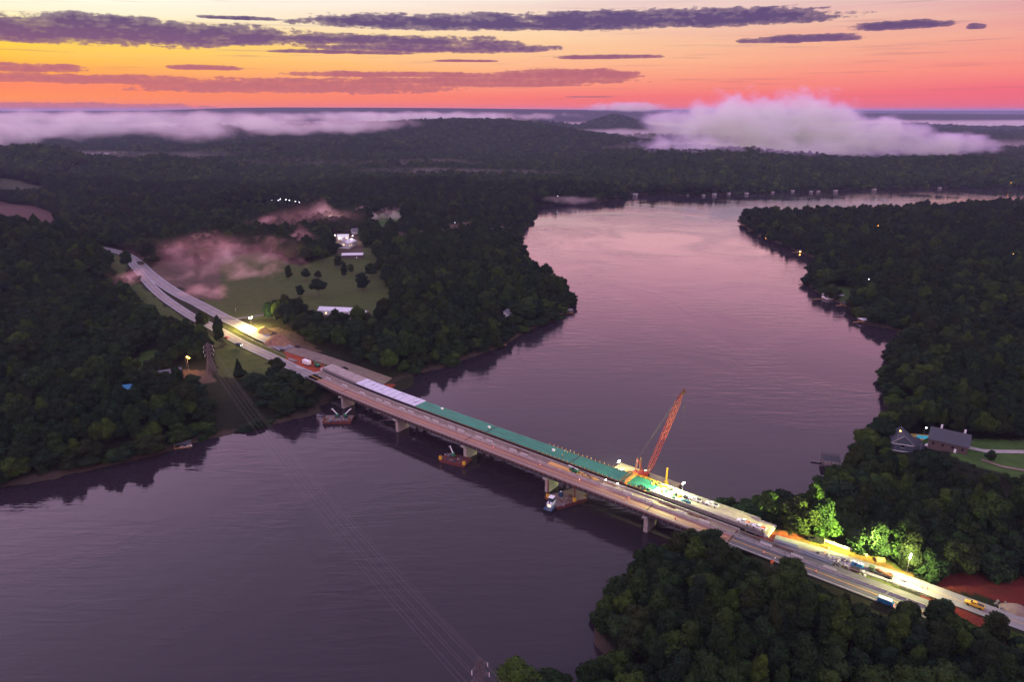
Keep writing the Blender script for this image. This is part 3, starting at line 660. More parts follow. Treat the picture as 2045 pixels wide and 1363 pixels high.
p5 = pickup('pickup_truck', 'black pickup parked on the dirt yard near the trees past the new deck', M_black); q = P(1630, 1083, 11); put(p5, G(1630, 1083, 11, .05), LEFT+R(6))
p6 = pickup('pickup_truck', 'bright yellow pickup alone on the pale road at the far right', M_yel); q = P(1945, 1212, 11); put(p6, (q[0], q[1], 11.04), LEFT-R(2))
c2 = car('car', 'red car with lit tail lamps on the near road left of the bridges', M_red, True); q = P(452, 676, 12); put(c2, (q[0], q[1], 12.05), LEFT+R(4))
c3 = pickup('pickup_truck', 'dark blue pickup with lamps on at the road edge by the lattice pylon', M_dblue, lights=True); q = P(478, 691, 11.7); put(c3, (q[0], q[1], 11.8), LEFT+R(182))
c4 = car('parked_car', 'black car parked on the gravel path beneath the dirt mounds', M_black); q = P(594, 695, 11); put(c4, G(594, 695, 11, .1), LEFT)
c5 = pickup('pickup_truck', 'dark pickup standing on the gravel next to the left end of the new deck', M_black); put(c5, G(688, 739, 9, .1), LEFT)
c6 = car('parked_car', 'black car at the edge of the red dirt yard beside the near road', M_black); put(c6, G(564, 701, 11, .05), LEFT)
# flatbed truck
t = thing('flatbed_truck', 'olive flatbed truck loaded with rusty gear standing in the brightest light on the right', 'truck', G(1757, 1149, 11, .05), LEFT)
MB().box(3.0, 0, 1.45, 1.9, 2.2, 1.7, taper=.92).build('cab', mat('olive_paint', (.06, .08, .045), .5, var=.1), t)
MB().box(-1.2, 0, 1.0, 6.2, 2.3, .25).build('flatbed', M_steel, t)
MB().box(3.97, 0, 1.75, .05, 1.8, .6).build('windscreen', M_glass, t)
m_ = MB(); rd = random.Random(8)
for i in range(16): m_.box(rd.uniform(-3.8, 1.4), rd.uniform(-.8, .8), rd.uniform(1.3, 1.8), rd.uniform(.4, 1.4), rd.uniform(.3, .8), rd.uniform(.3, .8), rd.uniform(0, 3))
m_.build('load', M_rust, t); wheels(t, (3.0, -2.0, -3.2), .95, .5, .35)
# white box trailer, green machine near the left abutment
t = thing('box_trailer', 'white box trailer parked on red dirt at the left abutment', 'trailer', G(613, 729, 11, .05), LEFT)
MB().box(0, 0, 2.05, 6.5, 2.6, 2.6).build('box', M_white, t); MB().box(0, 0, .6, 6.8, 1.4, .25).beam((3.3, 0, .6), (5, 0, .55), .2).build('chassis', M_steel, t); wheels(t, (-.6, -1.6), 1.2, .45)
MB().box(-3.27, 0, 2.0, .05, 2.2, 2.3).build('door', M_whitem, t)
def excavator(name, label, p, rz, paint=M_grn):
    t = thing(name, label, 'excavator', p, rz)
    for y in (-1.1, 1.1):
        MB().sideprism([(-1.9, .25), (-1.6, 0), (1.6, 0), (1.9, .25), (1.9, .55), (1.6, .8), (-1.6, .8), (-1.9, .55)], y-.28, y+.28).build('track', M_tyre, t)
    MB().box(-.3, 0, 1.45, 3.2, 2.5, 1.1).build('body', paint, t)
    cb = MB().box(.7, .75, 2.45, 1.4, 1.0, 1.2, taper=.9).build('cab', paint, t); MB().box(1.38, .75, 2.5, .06, .8, .8).build('window', M_glass, cb)
    MB().beam((1.1, -.2, 1.7), (3.3, -.2, 4.2), .4).beam((3.3, -.2, 4.2), (5.2, -.2, 2.0), .32).build('arm', paint, t)
    MB().sideprism([(4.8, 2.1), (5.6, 2.0), (5.5, 1.2), (4.9, 1.1)], -.7, .3).build('bucket', M_steel, t); return t
excavator('excavator', 'small green excavator on the red dirt beside the white box trailer', G(634, 733, 11, 0), LEFT)

# green loader and timber on the old bridge
t = thing('telehandler', 'green telehandler among yellow timber in the closed lane of the old bridge', 'telehandler', B(*sn(1146, 944), 11.04), LEFT)
MB().box(0, 0, 1.2, 4.4, 1.9, 1.0).build('body', M_grn, t); MB().box(.2, .5, 2.1, 1.3, .8, .9, taper=.85).build('cab', M_glass, t)
MB().beam((-2, -.5, 1.9), (3.4, -.5, 2.3), .35).build('boom', M_white, t); wheels(t, (1.5, -1.5), 1.0, .6, .4)
t = thing('timber_stack', 'long stack of yellow timber boards in the closed lane beside the green telehandler', 'timber', B(*sn(1119, 936), 11.04), BROT)
m_ = MB(); rd = random.Random(2)
for i in range(5):
    for j in range(3): m_.box(rd.uniform(-.3, .3), -1.1+.52*i, .2+.32*j, 13, .45, .28)
m_.build('board', M_ytim, t)
t = thing('timber_stack', 'scattered heap of yellow formwork right of the green telehandler', 'timber', B(*sn(1165, 951), 11.04), BROT)
m_ = MB()
for i in range(34): m_.box(rd.uniform(-6, 7), rd.uniform(-1.2, 1.2), rd.uniform(.1, .9), rd.uniform(1, 3.2), rd.uniform(.2, .5), .15, rd.uniform(-.7, .7))
m_.build('board', M_ytim, t)
for i, s in enumerate((88, 128, 139, 168, 182, 205, 218)):
    t = thing('steel_bundle', 'bundle of rusty steel bars lying in the closed lane of the old bridge', 'steel bars', B(s, 10.6, 11.04), BROT, 'rusty bar bundles in the closed lane')
    t['label'] = 'bundle of rusty steel bars lying in the closed lane of the old bridge'
    m_ = MB()
    for k in range(9): m_.cyl((-4, rd.uniform(-.6, .6), .1+.1*(k % 3)), (4, rd.uniform(-.6, .6), .1+.1*(k % 3)), .06, n=5)
    m_.build('bar', M_rust, t)

# ------------------------------------------------------------------ portable toilets
def toilet(label, p, rz):
    t = thing('portable_toilet', label, 'portable toilet', p, rz, 'blue portable toilets by the gravel road')
    MB().box(0, 0, 1.05, 1.15, 1.15, 2.1).build('cabin', M_blue, t); MB().box(0, 0, 2.2, 1.25, 1.25, .2, taper=.8).build('roof', M_white, t)
    MB().box(-.59, 0, 1.05, .04, .8, 1.8).build('door', mat('light_blue_plastic', (.03, .24, .42), .45), t); return t
tl = toilet('blue portable toilet standing apart, left of the touching pair', G(1704, 1131, 11), BROT+1.2)
cp(tl, G(1713, 1135, 11), BROT+1.2, 'blue portable toilet, left one of the touching pair'); cp(tl, G(1719, 1137, 11), BROT+1.2, 'blue portable toilet, right one of the touching pair')
# ------------------------------------------------------------------ drums and cones
def drum(label, p, group):
    t = thing('traffic_drum', label, 'traffic drum', p, 0, group)
    MB().cyl((0, 0, 0), (0, 0, .1), .36, n=12).build('base', M_tyre, t); MB().cyl((0, 0, .1), (0, 0, 1.1), .3, .25, 12).build('barrel', M_orc, t)
    MB().cyl((0, 0, .42), (0, 0, .58), .292, .287, 12).cyl((0, 0, .75), (0, 0, .9), .279, .272, 12).build('band', M_whitem, t); return t
GD = 'orange drums standing in the old bridge lane'
d0 = drum('orange and white traffic drum standing alone in the old bridge traffic lane', bd(985, 896, 11.02), GD)
for q in ((1079, 931), (1157, 961), (1255, 998), (1349, 1037), (1449, 1075), (1525, 1106), (1629, 1144)): cp(d0, bd(q[0], q[1], 11.02), 0, None, GD)
for q, l in (((1840, 1176), 'orange traffic drum on the pale road, left of a pair beyond the light tower'), ((1851, 1179), 'orange traffic drum on the pale road, right of a pair beyond the light tower'), ((1654, 1097), 'orange traffic drum on the dirt yard just below the black pickup'), ((1647, 1108), 'orange traffic drum at the gravel road edge beside the steel beams'), ((1812, 1164), 'orange traffic drum at the foot of the bright light tower')):
    cp(d0, G(q[0], q[1], 11), 0, l)
# signs
def sign(label, p, rz, wd, ht, hz, m, nm='road_sign', diamond=False):
    t = thing(nm, label, 'sign', p, rz); MB().box(0, -wd*.25, hz/2, .1, .1, hz).box(0, wd*.25, hz/2, .1, .1, hz).build('post', M_galv, t)
    if diamond: MB().add([(.07+x, y, hz+z) for x in (0, .06) for y, z in ((0, -wd*.6), (wd*.6, 0), (0, wd*.6), (-wd*.6, 0))], [(0, 1, 2, 3), (7, 6, 5, 4)]+[(i, 4+i, 4+(i+1) % 4, (i+1) % 4) for i in range(4)]).build('panel', m, t)
    else: MB().box(.1, 0, hz, .08, wd, ht).build('panel', m, t)
    return t
M_sgn = mat('pale_green_reflective_panel', (.55, .72, .5), .5, var=.05)
sign('tall pale green road sign leaning at the near edge of the right approach road', G(1592, 1143, 11), BROT+2.6, 1.3, 2.6, 2.6, M_sgn)
sign('orange diamond work sign at the near road edge, left of the pale green sign', G(1541, 1133, 11), BROT+2.6, 1.7, 1.7, 2.2, M_orc, diamond=True)
sign('small white sign post between the orange diamond sign and the road', G(1547, 1124, 11), BROT+2.6, .6, .8, 1.8, M_whitem)
sign('small white sign at the junction median left of the lamp', G(400, 630, 13), .6, .9, .9, 1.6, M_whitem)
sign('small sign on the grass verge above the junction', G(471, 622, 13), .6, 1.2, 1.2, 1.8, M_sgn)

# ------------------------------------------------------------------ light towers
def light_tower(name, label, p, h, m_em, energy, col, heads=2, rad=.5, rz=BROT, offs=(0, 0)):
    t = thing(name, label, 'light tower', p, rz)
    MB().box(0, 0, .7, 2.2, 1.3, 1.0).build('generator', M_white, t); wheels(t, (0,), .75, .35, .2)
    MB().cyl((0, 0, 1.2), (0, 0, h), .09, .06).box(0, 0, h, .1, 1.6, .1).build('mast', M_galv, t)
    for k in range(heads):
        y = (k-(heads-1)/2)*1.0
        MB().box(.15, y, h+.25, .35, .75, .55).build('lamp_head', m_em, t)
    l = bpy.data.lights.new('lamp_light', 'POINT'); l.energy = energy; l.color = col; l.shadow_soft_size = rad
    lo = bpy.data.objects.new('lamp_light', l); SC.collection.objects.link(lo); lo.parent = t; lo.location = (offs[0], offs[1], h-.3); return t
light_tower('light_tower', 'glaring warm light tower beside the dirt mounds left of the bridges', G(503, 656, 12), 8.5, E_warm, 190000, (1, .76, .24), 3)
lt_ = light_tower('light_tower', 'glaring greenish white light tower at the gravel road on the far right', G(1806, 1163, 11), 11, E_white, 55000, (1, .98, .38), 3)
for en_, sz_, tgt in ((2200000, 48, (1592, 1030)), (330000, 66, (1695, 1056))):
    fl = bpy.data.lights.new('flood_light', 'SPOT'); fl.energy = en_; fl.color = (.88, .98, .22); fl.spot_size = R(sz_); fl.spot_blend = .8; fl.shadow_soft_size = .6
    flo = bpy.data.objects.new('flood_light', fl); SC.collection.objects.link(flo); flo.parent = lt_; flo.location = (0, 0, 11.5)
    aim = Vector(P(*tgt, 15))-Vector(lt_.location)-Vector((0, 0, 11.5)); flo.rotation_euler = (Matrix.Rotation(-BROT, 3, 'Z') @ aim).to_track_quat('-Z', 'Y').to_euler()
light_tower('light_tower', 'twin headed light tower at far edge of the new deck above the white glare', bd(1362, 991), 6.2, E_white, 56000, (.86, 1, .42), 2, offs=(-6, -1.6))
light_tower('light_tower', 'bright light tower on the left end of the crane barge', P(1234, 946, 1.6), 6.5, E_white, 42000, (.78, 1, .42), 2)
def street_lamp(label, p, h, m_em, energy, col, name='street_lamp'):
    t = thing(name, label, 'street lamp', p); MB().cyl((0, 0, 0), (0, 0, h), .14, .09).beam((0, 0, h), (1.4, 0, h+.3), .1).build('pole', M_galv, t)
    MB().box(1.4, 0, h+.15, .9, .5, .35).build('lamp_head', m_em, t)
    if energy:
        l = bpy.data.lights.new('lamp_light', 'POINT'); l.energy = energy; l.color = col; l.shadow_soft_size = .3
        lo = bpy.data.objects.new('lamp_light', l); SC.collection.objects.link(lo); lo.parent = t; lo.location = (1.4, 0, h-.3)
    return t
street_lamp('orange street lamp glowing among dark trees left of the lattice tower', G(378, 744, 11), 10, E_or, 6000, (1, .5, .1))
street_lamp('second smaller orange lamp just behind the orange street lamp', G(373, 733, 11), 7, E_or, 0, (1, .5, .1))
street_lamp('small white work lamp standing in the closed lane of the old bridge', bd(1206, 970, 11.03), 2.6, E_white, 350, (1, .9, .7), 'work_lamp').scale = (.55, .55, 1)
street_lamp('small white work lamp hung at the near edge of the green deck', bd(1230, 973, 11.3), 1.6, E_white, 150, (1, .95, .8), 'work_lamp').scale = (.55, .55, 1)

# ------------------------------------------------------------------ paving screed spanning the green deck
s0 = 0.5*(sn(1240, 968)[0]+sn(1284, 947)[0])
t = thing('deck_screed', 'orange truss screed spanning the green deck beneath the crane boom', 'paving screed', B(s0, N0-.6, NZ), BROT)
for dx, mm, nm in ((0, M_or, 'truss'), (-2.4, M_rust, 'work_bridge')):
    m_ = MB(); w_ = N1-N0+1.2
    for z in (.6, 1.5): 
        for x in (-.35, .35): m_.beam((dx+x, 0, z), (dx+x, w_, z), .16)
    for i in range(9):
        y0, y1 = w_*i/9, w_*(i+1)/9
        for x in (-.35, .35): m_.beam((dx+x, y0, .6 if i % 2 else 1.5), (dx+x, y1, 1.5 if i % 2 else .6), .1)
    m_.box(dx, .1, .3, 1.2, .4, .6).box(dx, w_-.1, .3, 1.2, .4, .6)
    m_.build(nm, mm, t)
# ------------------------------------------------------------------ barges
def barge(name, label, px, py, L, Wd, rz, hull=M_maroon, deckm=M_gravel, zt=1.6, spuds=(), spud_m=M_yel, sh=9):
    q = P(px, py, 1.0); t = thing(name, label, 'barge', (q[0], q[1], 0), rz)
    MB().sideprism([(-L/2, .6), (-L/2+1.5, -.8), (L/2-1.5, -.8), (L/2, .6), (L/2, zt), (-L/2, zt)], -Wd/2, Wd/2).build('hull', hull, t)
    MB().box(0, 0, zt+.03, L-.6, Wd-.6, .05).build('deck', deckm, t)
    for x, y in spuds:
        sp_ = MB().box(x, y, zt+.9, 1.3, 1.3, 1.9).build('spud_well', spud_m, t); MB().cyl((x, y, -4), (x, y, sh), .4, n=10).build('spud', M_rust if spud_m is M_yel else spud_m, sp_)
    return t
M_bdeck = mat('cluttered_barge_deck', (.22, .14, .14), .8, scale=1.2, col2=(.11, .07, .07))
def clutter(label, p, rz, n, sx, sy, seed, mats_):
    t = thing('equipment_pile', label, 'equipment', p, rz); rd = random.Random(seed)
    for k, mm in enumerate(mats_):
        m_ = MB()
        for i in range(n):
            a, b, c_ = rd.uniform(.3, 2.2), rd.uniform(.3, 1.1), rd.uniform(.2, 1.0)
            m_.box(rd.uniform(-sx, sx), rd.uniform(-sy, sy), c_/2, a, b, c_, rd.uniform(0, 3.1))
        m_.build(('crate', 'pallet', 'drum_rack', 'tool_box')[k], mm, t)
    return t
BZ = 1.66
def bz(px, py, z=BZ): q = P(px, py, z); return (q[0], q[1], z)
barge('work_barge', 'brown work barge carrying two green boom lifts under the left bridge span', 676, 838, 17, 9, R(0), deckm=M_bdeck, spuds=((-7.3, -3.2), (7.3, -3.2)), spud_m=M_rust, sh=3)
clutter('grey boxes and rope heaps covering the barge with the two green lifts', bz(672, 840), 0, 9, 6, 3, 4, (M_galv, M_rust, M_dblue, M_gravel))
def lift(label, p, rz):
    t = thing('boom_lift', label, 'boom lift', p, rz, 'green boom lifts on the barges')
    MB().box(0, 0, .75, 2.6, 1.9, .6).build('chassis', M_steel, t); wheels(t, (.9, -.9), .85, .42)
    MB().cyl((0, 0, 1.0), (0, 0, 2.2), 1.15, .95, 12).build('turret', M_grn, t)
    MB().beam((0, 0, 2.1), (3.6, 0, 4.6), .38).build('boom', M_white, t); MB().box(3.8, 0, 4.4, .7, 1.2, .8).build('basket', M_galv, t); return t
lf = lift('left green boom lift on the brown barge, boom pointing left', bz(674, 834), R(150))
cp(lf, bz(690, 834), R(35), 'right green boom lift on the brown barge, boom pointing right')
barge('work_barge', 'maroon barge with yellow corner posts moored beside the middle bridge pier', 910, 919, 15, 8.5, BROT+R(14), deckm=M_maroon, spuds=((-7, -3.6), (6.9, -3.6)), sh=4)
cp(lf, bz(905, 913), R(120), 'green boom lift standing on the maroon barge'); clutter('rusty machinery and blue drums on the maroon barge', bz(902, 914), BROT, 6, 4.5, 2.5, 9, (M_rust, M_dblue, M_galv))
barge('work_barge', 'grey brown work barge with a tall spud behind the tugboat', 1130, 996, 17, 11, R(28), deckm=M_bdeck, spuds=((-7.6, 3.8), (1.6, -4.9)), sh=11)
barge('work_barge', 'bare flat barge in shade directly behind the tugboat barge', 1146, 992, 12, 7, R(48), deckm=M_gravel, zt=1.3)
clutter('jumble of pale hoses and boxes on the barge behind the tugboat', bz(1129, 1000), R(28), 8, 4.5, 3.5, 12, (M_galv, M_gravel, M_rust))
t = thing('storage_container', 'upright blue tank standing on the barge behind the tugboat', 'tank', bz(1120, 992), R(28)); MB().box(0, 0, 1.2, 1.6, 1.6, 2.4).build('tank', M_dblue, t); MB().cyl((0, 0, 2.4), (0, 0, 2.7), .4).build('lid', M_white, t)
# tug
q = P(1101, 1016, 0); t = thing('tugboat', 'small tugboat with white two storey wheelhouse and blue trim beside the work barge', 'tugboat', (q[0], q[1], 0), R(62))
MB().prism([(-4.5, -2), (3, -2), (4.8, 0), (3, 2), (-4.5, 2)], -.8, 1.3).build('hull', M_black, t); MB().prism([(-4.6, -2.1), (3.05, -2.1), (4.95, 0), (3.05, 2.1), (-4.6, 2.1)], 1.303, 1.55).build('rubbing_strake', M_dblue, t)
h1 = MB().box(-.3, 0, 2.7, 4.2, 2.6, 2.3).build('deckhouse', M_white, t); MB().box(-.3, 0, 2.2, 4.24, 2.64, .7).build('blue_band', M_blue, h1)
MB().box(-2.44, 0, 2.6, .06, 1.4, .8).build('window', E_win, h1)
h2 = MB().box(.2, 0, 4.9, 2.4, 2.2, 2.0, taper=.92).build('wheelhouse', M_dblue, t); MB().box(.2, 0, 6.0, 2.7, 2.5, .18).build('roof', M_white, h2); MB().box(.2, 0, 5.3, 2.36, 2.24, .6).build('window', M_glass, h2)
MB().cyl((-2.2, 0, 3.8), (-2.2, 0, 5.2), .25).build('funnel', M_black, t)
# crane barge on the far side
qb0 = B(sn(1215, 936, 1.6)[0], 0); c0 = P(1283, 957, 1.6)
cb = barge('crane_barge', 'long pale decked barge carrying the red crane behind the new bridge', 1286, 957, 34, 13, BROT, hull=M_rust, deckm=M_gravel)
for q, l, mm in (((1278, 946), 'tall dark spud pile rising left of the red crane', M_rust), ((1330, 968), 'tall yellow spud pile at the right end of the crane barge', M_yel)):
    q2 = P(q[0], q[1], 2.0); t = thing('spud_pile', l, 'pile', (q2[0], q2[1], 0)); MB().cyl((0, 0, -4), (0, 0, 11.0), .42, n=10).build('pile', mm, t); MB().box(0, 0, 2.7, 1.7, 1.7, 2.0).build('collar', M_yel, t)
# crawler crane
base = P(1285, 957, 1.7); tip = PY(1361, 787, base[1]+1)
t = thing('crawler_crane', 'tall red lattice boom crawler crane standing on the barge beside the green deck', 'crane', base, 0)
ax = Vector((tip[0]-base[0], tip[1]-base[1], 0)); yaw = math.atan2(ax.y, ax.x)
t.rotation_euler = (0, 0, yaw); bl = ax.length; bh = tip[2]-base[2]
for y in (-2.2, 2.2): MB().sideprism([(-3.6, .5), (-3.1, 0), (3.1, 0), (3.6, .5), (3.6, .9), (3.1, 1.3), (-3.1, 1.3), (-3.6, .9)], y-.5, y+.5).build('track', M_tyre, t)
MB().box(0, 0, 1.5, 4, 3.4, .6).build('carbody', M_steel, t)
up = MB().box(-1.6, 0, 2.8, 6.4, 3.2, 1.9).build('upper_body', M_red, t); MB().box(-4.6, 0, 2.6, 1.2, 4.2, 1.8).build('counterweight', M_red, t)
cbn = MB().box(1.4, 1.3, 3.0, 1.9, 1.2, 2.1, taper=.92).build('cab', M_white, t); MB().box(2.33, 1.3, 3.3, .06, .95, 1.1).build('window', M_glass, cbn)
m_ = MB(); f0 = Vector((1.8, 0, 2.6)); f1 = Vector((bl, 0, bh)); d_ = (f1-f0); Lb = d_.length; du = d_.normalized(); pu = du.cross(Vector((0, 1, 0))).normalized(); K = 26
def bp_(k, a_, b_):
    f = k/K; wd_ = .95*min(1, f*7+.25, (1-f)*6+.35); return f0+d_*f+Vector((0, a_*wd_, 0))+pu*(b_*wd_)
for k in range(K):
    for a_, b_ in ((-1, -1), (1, -1), (1, 1), (-1, 1)): m_.beam(bp_(k, a_, b_), bp_(k+1, a_, b_), .2)
    for (a1, b1), (a2, b2) in (((-1, -1), (1, -1)), ((1, -1), (1, 1)), ((1, 1), (-1, 1)), ((-1, 1), (-1, -1))):
        if k % 2: a1, b1, a2, b2 = a2, b2, a1, b1
        m_.beam(bp_(k, a1, b1), bp_(k+1, a2, b2), .13)
m_.build('boom', M_red, t)
hd = MB(); hd.beam(f1-du*.5, f1+du*2.2+Vector((.9, 0, 0)), .9, 1.4); hd.cyl(f1+Vector((1, -.5, .6)), f1+Vector((1, .5, .6)), .8, n=12); hd.build('boom_head', M_maroon, t)
gm_ = MB(); top = Vector((-3.6, 0, 11.5))
for y in (-1.2, 1.2): gm_.beam((-.2, y, 3.6), top+Vector((0, y*.5, 0)), .38); gm_.beam((-4.2, y, 3.6), top+Vector((0, y*.5, 0)), .25)
for z in (.35, .65): gm_.beam(Vector((-.2, -1.2, 3.6)).lerp(top, z), Vector((-.2, 1.2, 3.6)).lerp(top, z), .18)
gm_.build('gantry', M_red, t)
pn = MB()
for y in (-.5, .5): pn.beam(top+Vector((0, y, 0)), f1+Vector((0, y, .8)), .07)
pn.build('pendant', M_steel, t)
hl = f1+Vector((1.8, 0, .2)); hk = MB().beam(hl, hl-Vector((0, 0, 20)), .07).build('hoist_line', M_black, t); MB().box(hl.x, 0, hl.z-7.5, .5, .5, 1.3).cyl((hl.x, 0, hl.z-20), (hl.x, 0, hl.z-21), .3, .12).build('hook_block', M_black, hk)
clutter('yellow formwork and rigging scattered along the far edge of the floodlit deck', B(sn(1312, 978)[0], N1-1.2, NZ), BROT, 9, 6, .9, 21, (M_yel, M_steel))
clutter('tools, hoses and pumps lying in the white glare of the deck', bd(1345, 990), BROT, 6, 6, 2.5, 22, (M_black, M_grn, M_yel))
clutter('dark formwork stack lying on near edge of the green deck under the boom', bd(1290, 978), BROT, 7, 3.5, .8, 23, (M_black, M_galv))
clutter('small white and grey boxes on the crane barge left of the crane', bz(1256, 946), BROT, 6, 5, 2, 24, (M_white, M_rust))
for i, (a, b, l) in enumerate(((883, 818, 'small white drum on the first green panel'), (977, 855, 'small white box at the first dark joint of the green deck'), (1105, 901, 'small white box on the middle of the green deck'))):
    t = thing('supply_box', l, 'box', bd(a, b, NZ+.02), BROT); MB().box(0, 0, .4, 1.2, .9, .8).build('box', M_white, t); MB().box(0, 0, .84, 1.3, 1.0, .08).build('lid', M_whitem, t)

# ------------------------------------------------------------------ people
def person(label, p, rz, shirt=M_vest, arm=0.0):
    t_me = bpy.data.meshes.new('person')
    J = [((0, 0, .95), .14), ((0, 0, 1.2), .15), ((0, 0, 1.42), .13), ((0, 0, 1.52), .06), ((.02, 0, 1.64), .105), ((.01, 0, 1.76), .08),
         ((0, .2, 1.42), .075), ((.05, .26, 1.15), .05), ((.2+arm, .24, .95+arm), .035), ((0, -.2, 1.42), .075), ((.03, -.27, 1.15), .05), ((.15, -.26, .92), .035),
         ((0, .1, .9), .095), ((.06, .12, .5), .07), ((.0, .13, .08), .045), ((.15, .13, .04), .04), ((0, -.1, .9), .095), ((-.04, -.12, .5), .07), ((-.12, -.13, .08), .045), ((.03, -.13, .04), .04)]
    E_ = [(0, 1), (1, 2), (2, 3), (3, 4), (4, 5), (2, 6), (6, 7), (7, 8), (2, 9), (9, 10), (10, 11), (0, 12), (12, 13), (13, 14), (14, 15), (0, 16), (16, 17), (17, 18), (18, 19)]
    t_me.from_pydata([j[0] for j in J], E_, []); o = bpy.data.objects.new('person', t_me); SC.collection.objects.link(o)
    md = o.modifiers.new('skin', 'SKIN'); o.modifiers.new('sub', 'SUBSURF').levels = 1
    for k, v in enumerate(t_me.skin_vertices[0].data): v.radius = (J[k][1], J[k][1]); v.use_root = (k == 0)
    t_me.materials.append(M_jean); o.location = p; o.rotation_euler = (0, 0, rz); tag(o, label, 'person')
    MB().cyl((0, 0, .98), (0, 0, 1.48), .2, .19, 10).build('vest', shirt, o); MB().cyl((.02, 0, 1.70), (.02, 0, 1.86), .16, .09, 10).build('hard_hat', M_white, o); return o
W_ = [(1127, 906, 'leftmost worker of the yellow vested crew on the green deck', 0), (1133, 908, 'worker in a yellow vest, second from left in the crew on the green deck', 1), (1139, 906, 'worker standing tall in a yellow vest, third in the crew on the green deck', 2), (1146, 910, 'worker in a yellow vest, rightmost of the crew on the green deck', 3), (1123, 915, 'worker in a dark red vest just below the crew on the green deck', 4),
      (1270, 976, 'worker in yellow beside the orange screed on the green deck', 1), (1301, 971, 'worker in yellow near the middle of the floodlit deck', 2), (1335, 986, 'worker crouched near the tools in the white glare', 3), (1358, 995, 'worker in yellow at foot of the twin headed light tower', 1)]
for a, b, l, k in W_: person(l, bd(a, b), k*1.3, M_orc if k == 4 else M_vest, .15 if k % 2 else 0)
person('person in dark clothing on the floodlit road, left of the two below the light tower', G(504, 667, 12, .1), 1.0, M_jean); person('person in dark clothing on the floodlit road, right of the two below the light tower', G(509, 666, 12, .1), 2.0, M_jean)
person('worker in yellow vest among the formwork in the closed lane of the old bridge', bd(1170, 955, 11.05), .4)

# ------------------------------------------------------------------ mounds, piles, beams
def mound(name, label, cat, px, py, L, Wd, H_, rz, m, seed):
    p = G(px, py, 11, -.3); n = 26; vs, fs = [], []
    for i in range(n):
        for j in range(n):
            x, y = (i/(n-1)*2-1), (j/(n-1)*2-1); r = math.hypot(x, y)
            h = max(0, 1-r*r)**1.5*(1+.7*(float(fbm(np.array([x*2.5+seed]), np.array([y*2.5]), 4, seed)[0])-.45))
            vs.append((x*L, y*Wd, h*H_))
    for i in range(n-1):
        for j in range(n-1): a = i*n+j; fs.append((a, a+n, a+n+1, a+1))
    o = MB().add(vs, fs).build(name, m, None, p, rz, True); return tag(o, label, cat)
M_dirt = mat('brown_dirt', (.20, .10, .06), .95, var=.4, scale=.5)
M_sand = mat('yellow_sand', (.42, .28, .08), .95, var=.3, scale=.6)
mound('dirt_mound', 'large brown dirt mound beside the left light tower', 'dirt mound', 556, 684, 14, 10, 6.0, BROT, M_dirt, 3)
mound('sand_mound', 'smaller bright yellow sand mound lit by the left light tower', 'sand mound', 527, 664, 8, 6, 4.8, BROT, M_sand, 5)
mound('gravel_mound', 'grey gravel mound at the road edge past the yellow pickup', 'gravel mound', 2030, 1222, 6, 4, 2.5, BROT, M_gravel, 8)
def rocks(label, px, py, n, sx, sy, seed, m):
    t = thing('rubble_pile', label, 'rubble', G(px, py, 11), BROT); rd = random.Random(seed); m_ = MB()
    for i in range(n):
        r_ = rd.uniform(.25, .8); x, y = rd.gauss(0, sx), rd.gauss(0, sy); m_.box(x, y, r_*.4, r_*1.4, r_, r_, rd.uniform(0, 3), taper=rd.uniform(.4, .9))
    m_.build('boulder', m, t)
rocks('pile of white broken rock and rubble left of the blue portable toilets', 1689, 1127, 90, 3.4, 1.6, 3, M_pale)
rocks('dark tangled scrap heap between the steel beams and the white rubble', 1667, 1121, 60, 3, 1.4, 4, M_steel)
rocks('grey boulders on the red clay by the pale road far to the right', 2018, 1219, 40, 2.6, 1.4, 6, M_concd)
def beams(label, px, py, n, L, m, rz=BROT):
    t = thing('beam_stack', label, 'steel beams', G(px, py, 11), rz); m_ = MB()
    for i in range(n):
        y = -.9+1.8*i/max(1, n-1)
        m_.box(0, y, .9, L, .42, .06).box(0, y, .1, L, .42, .06).box(0, y, .5, L, .06, .74)
    m_.build('beam', m, t); MB().box(-L*.3, 0, .03, .3, 2.6, .14).box(L*.3, 0, .03, .3, 2.6, .14).build('sleeper', M_wood, t); return t
M_blst = mat('blue_grey_steel', (.20, .22, .30), .5, .2, var=.15)
beams('pale blue grey steel beams on the red dirt below the end of the new deck', 1570, 1090, 4, 8.5, M_blst, BROT+R(8))
beams('dark steel beams lying beside the near guard rail, left of the scrap heap', 1632, 1117, 4, 11, M_blst)
beams('long white steel rail lying along the far edge of the dirt yard by the trees', 1690, 1095, 1, 16, M_pale)
beams('grey steel beams on the red dirt yard left of the white box trailer', 584, 721, 4, 8, M_galv)
beams('pale steel beams on the red dirt beside the near road, above the dark tree', 600, 737, 3, 8, M_pale)
beams('grey blocks stored on the gravel beside the bare left deck', 632, 717, 3, 5, M_galv)
t = thing('tree_trunk_pile', 'pile of cut logs with pale ends at the foot of the floodlit trees', 'log pile', G(1757, 1121, 11), BROT+.5); m_ = MB()
for k in range(7): m_.cyl((-1.6, (k % 4-1.5)*.7, .35+.6*(k//4)), (1.6, (k % 4-1.5)*.7, .35+.6*(k//4)), .34, n=9)
m_.build('log', M_wood, t)
t = thing('trash_container', 'rusty open skip on the lit grass below the portable toilets', 'skip', G(1707, 1141, 11), BROT); MB().box(0, 0, .75, 3, 1.7, 1.2, taper=1.15).build('body', M_rust, t); MB().box(0, 0, 1.38, 3.2, 1.7, .04).build('rubbish', M_black, t)

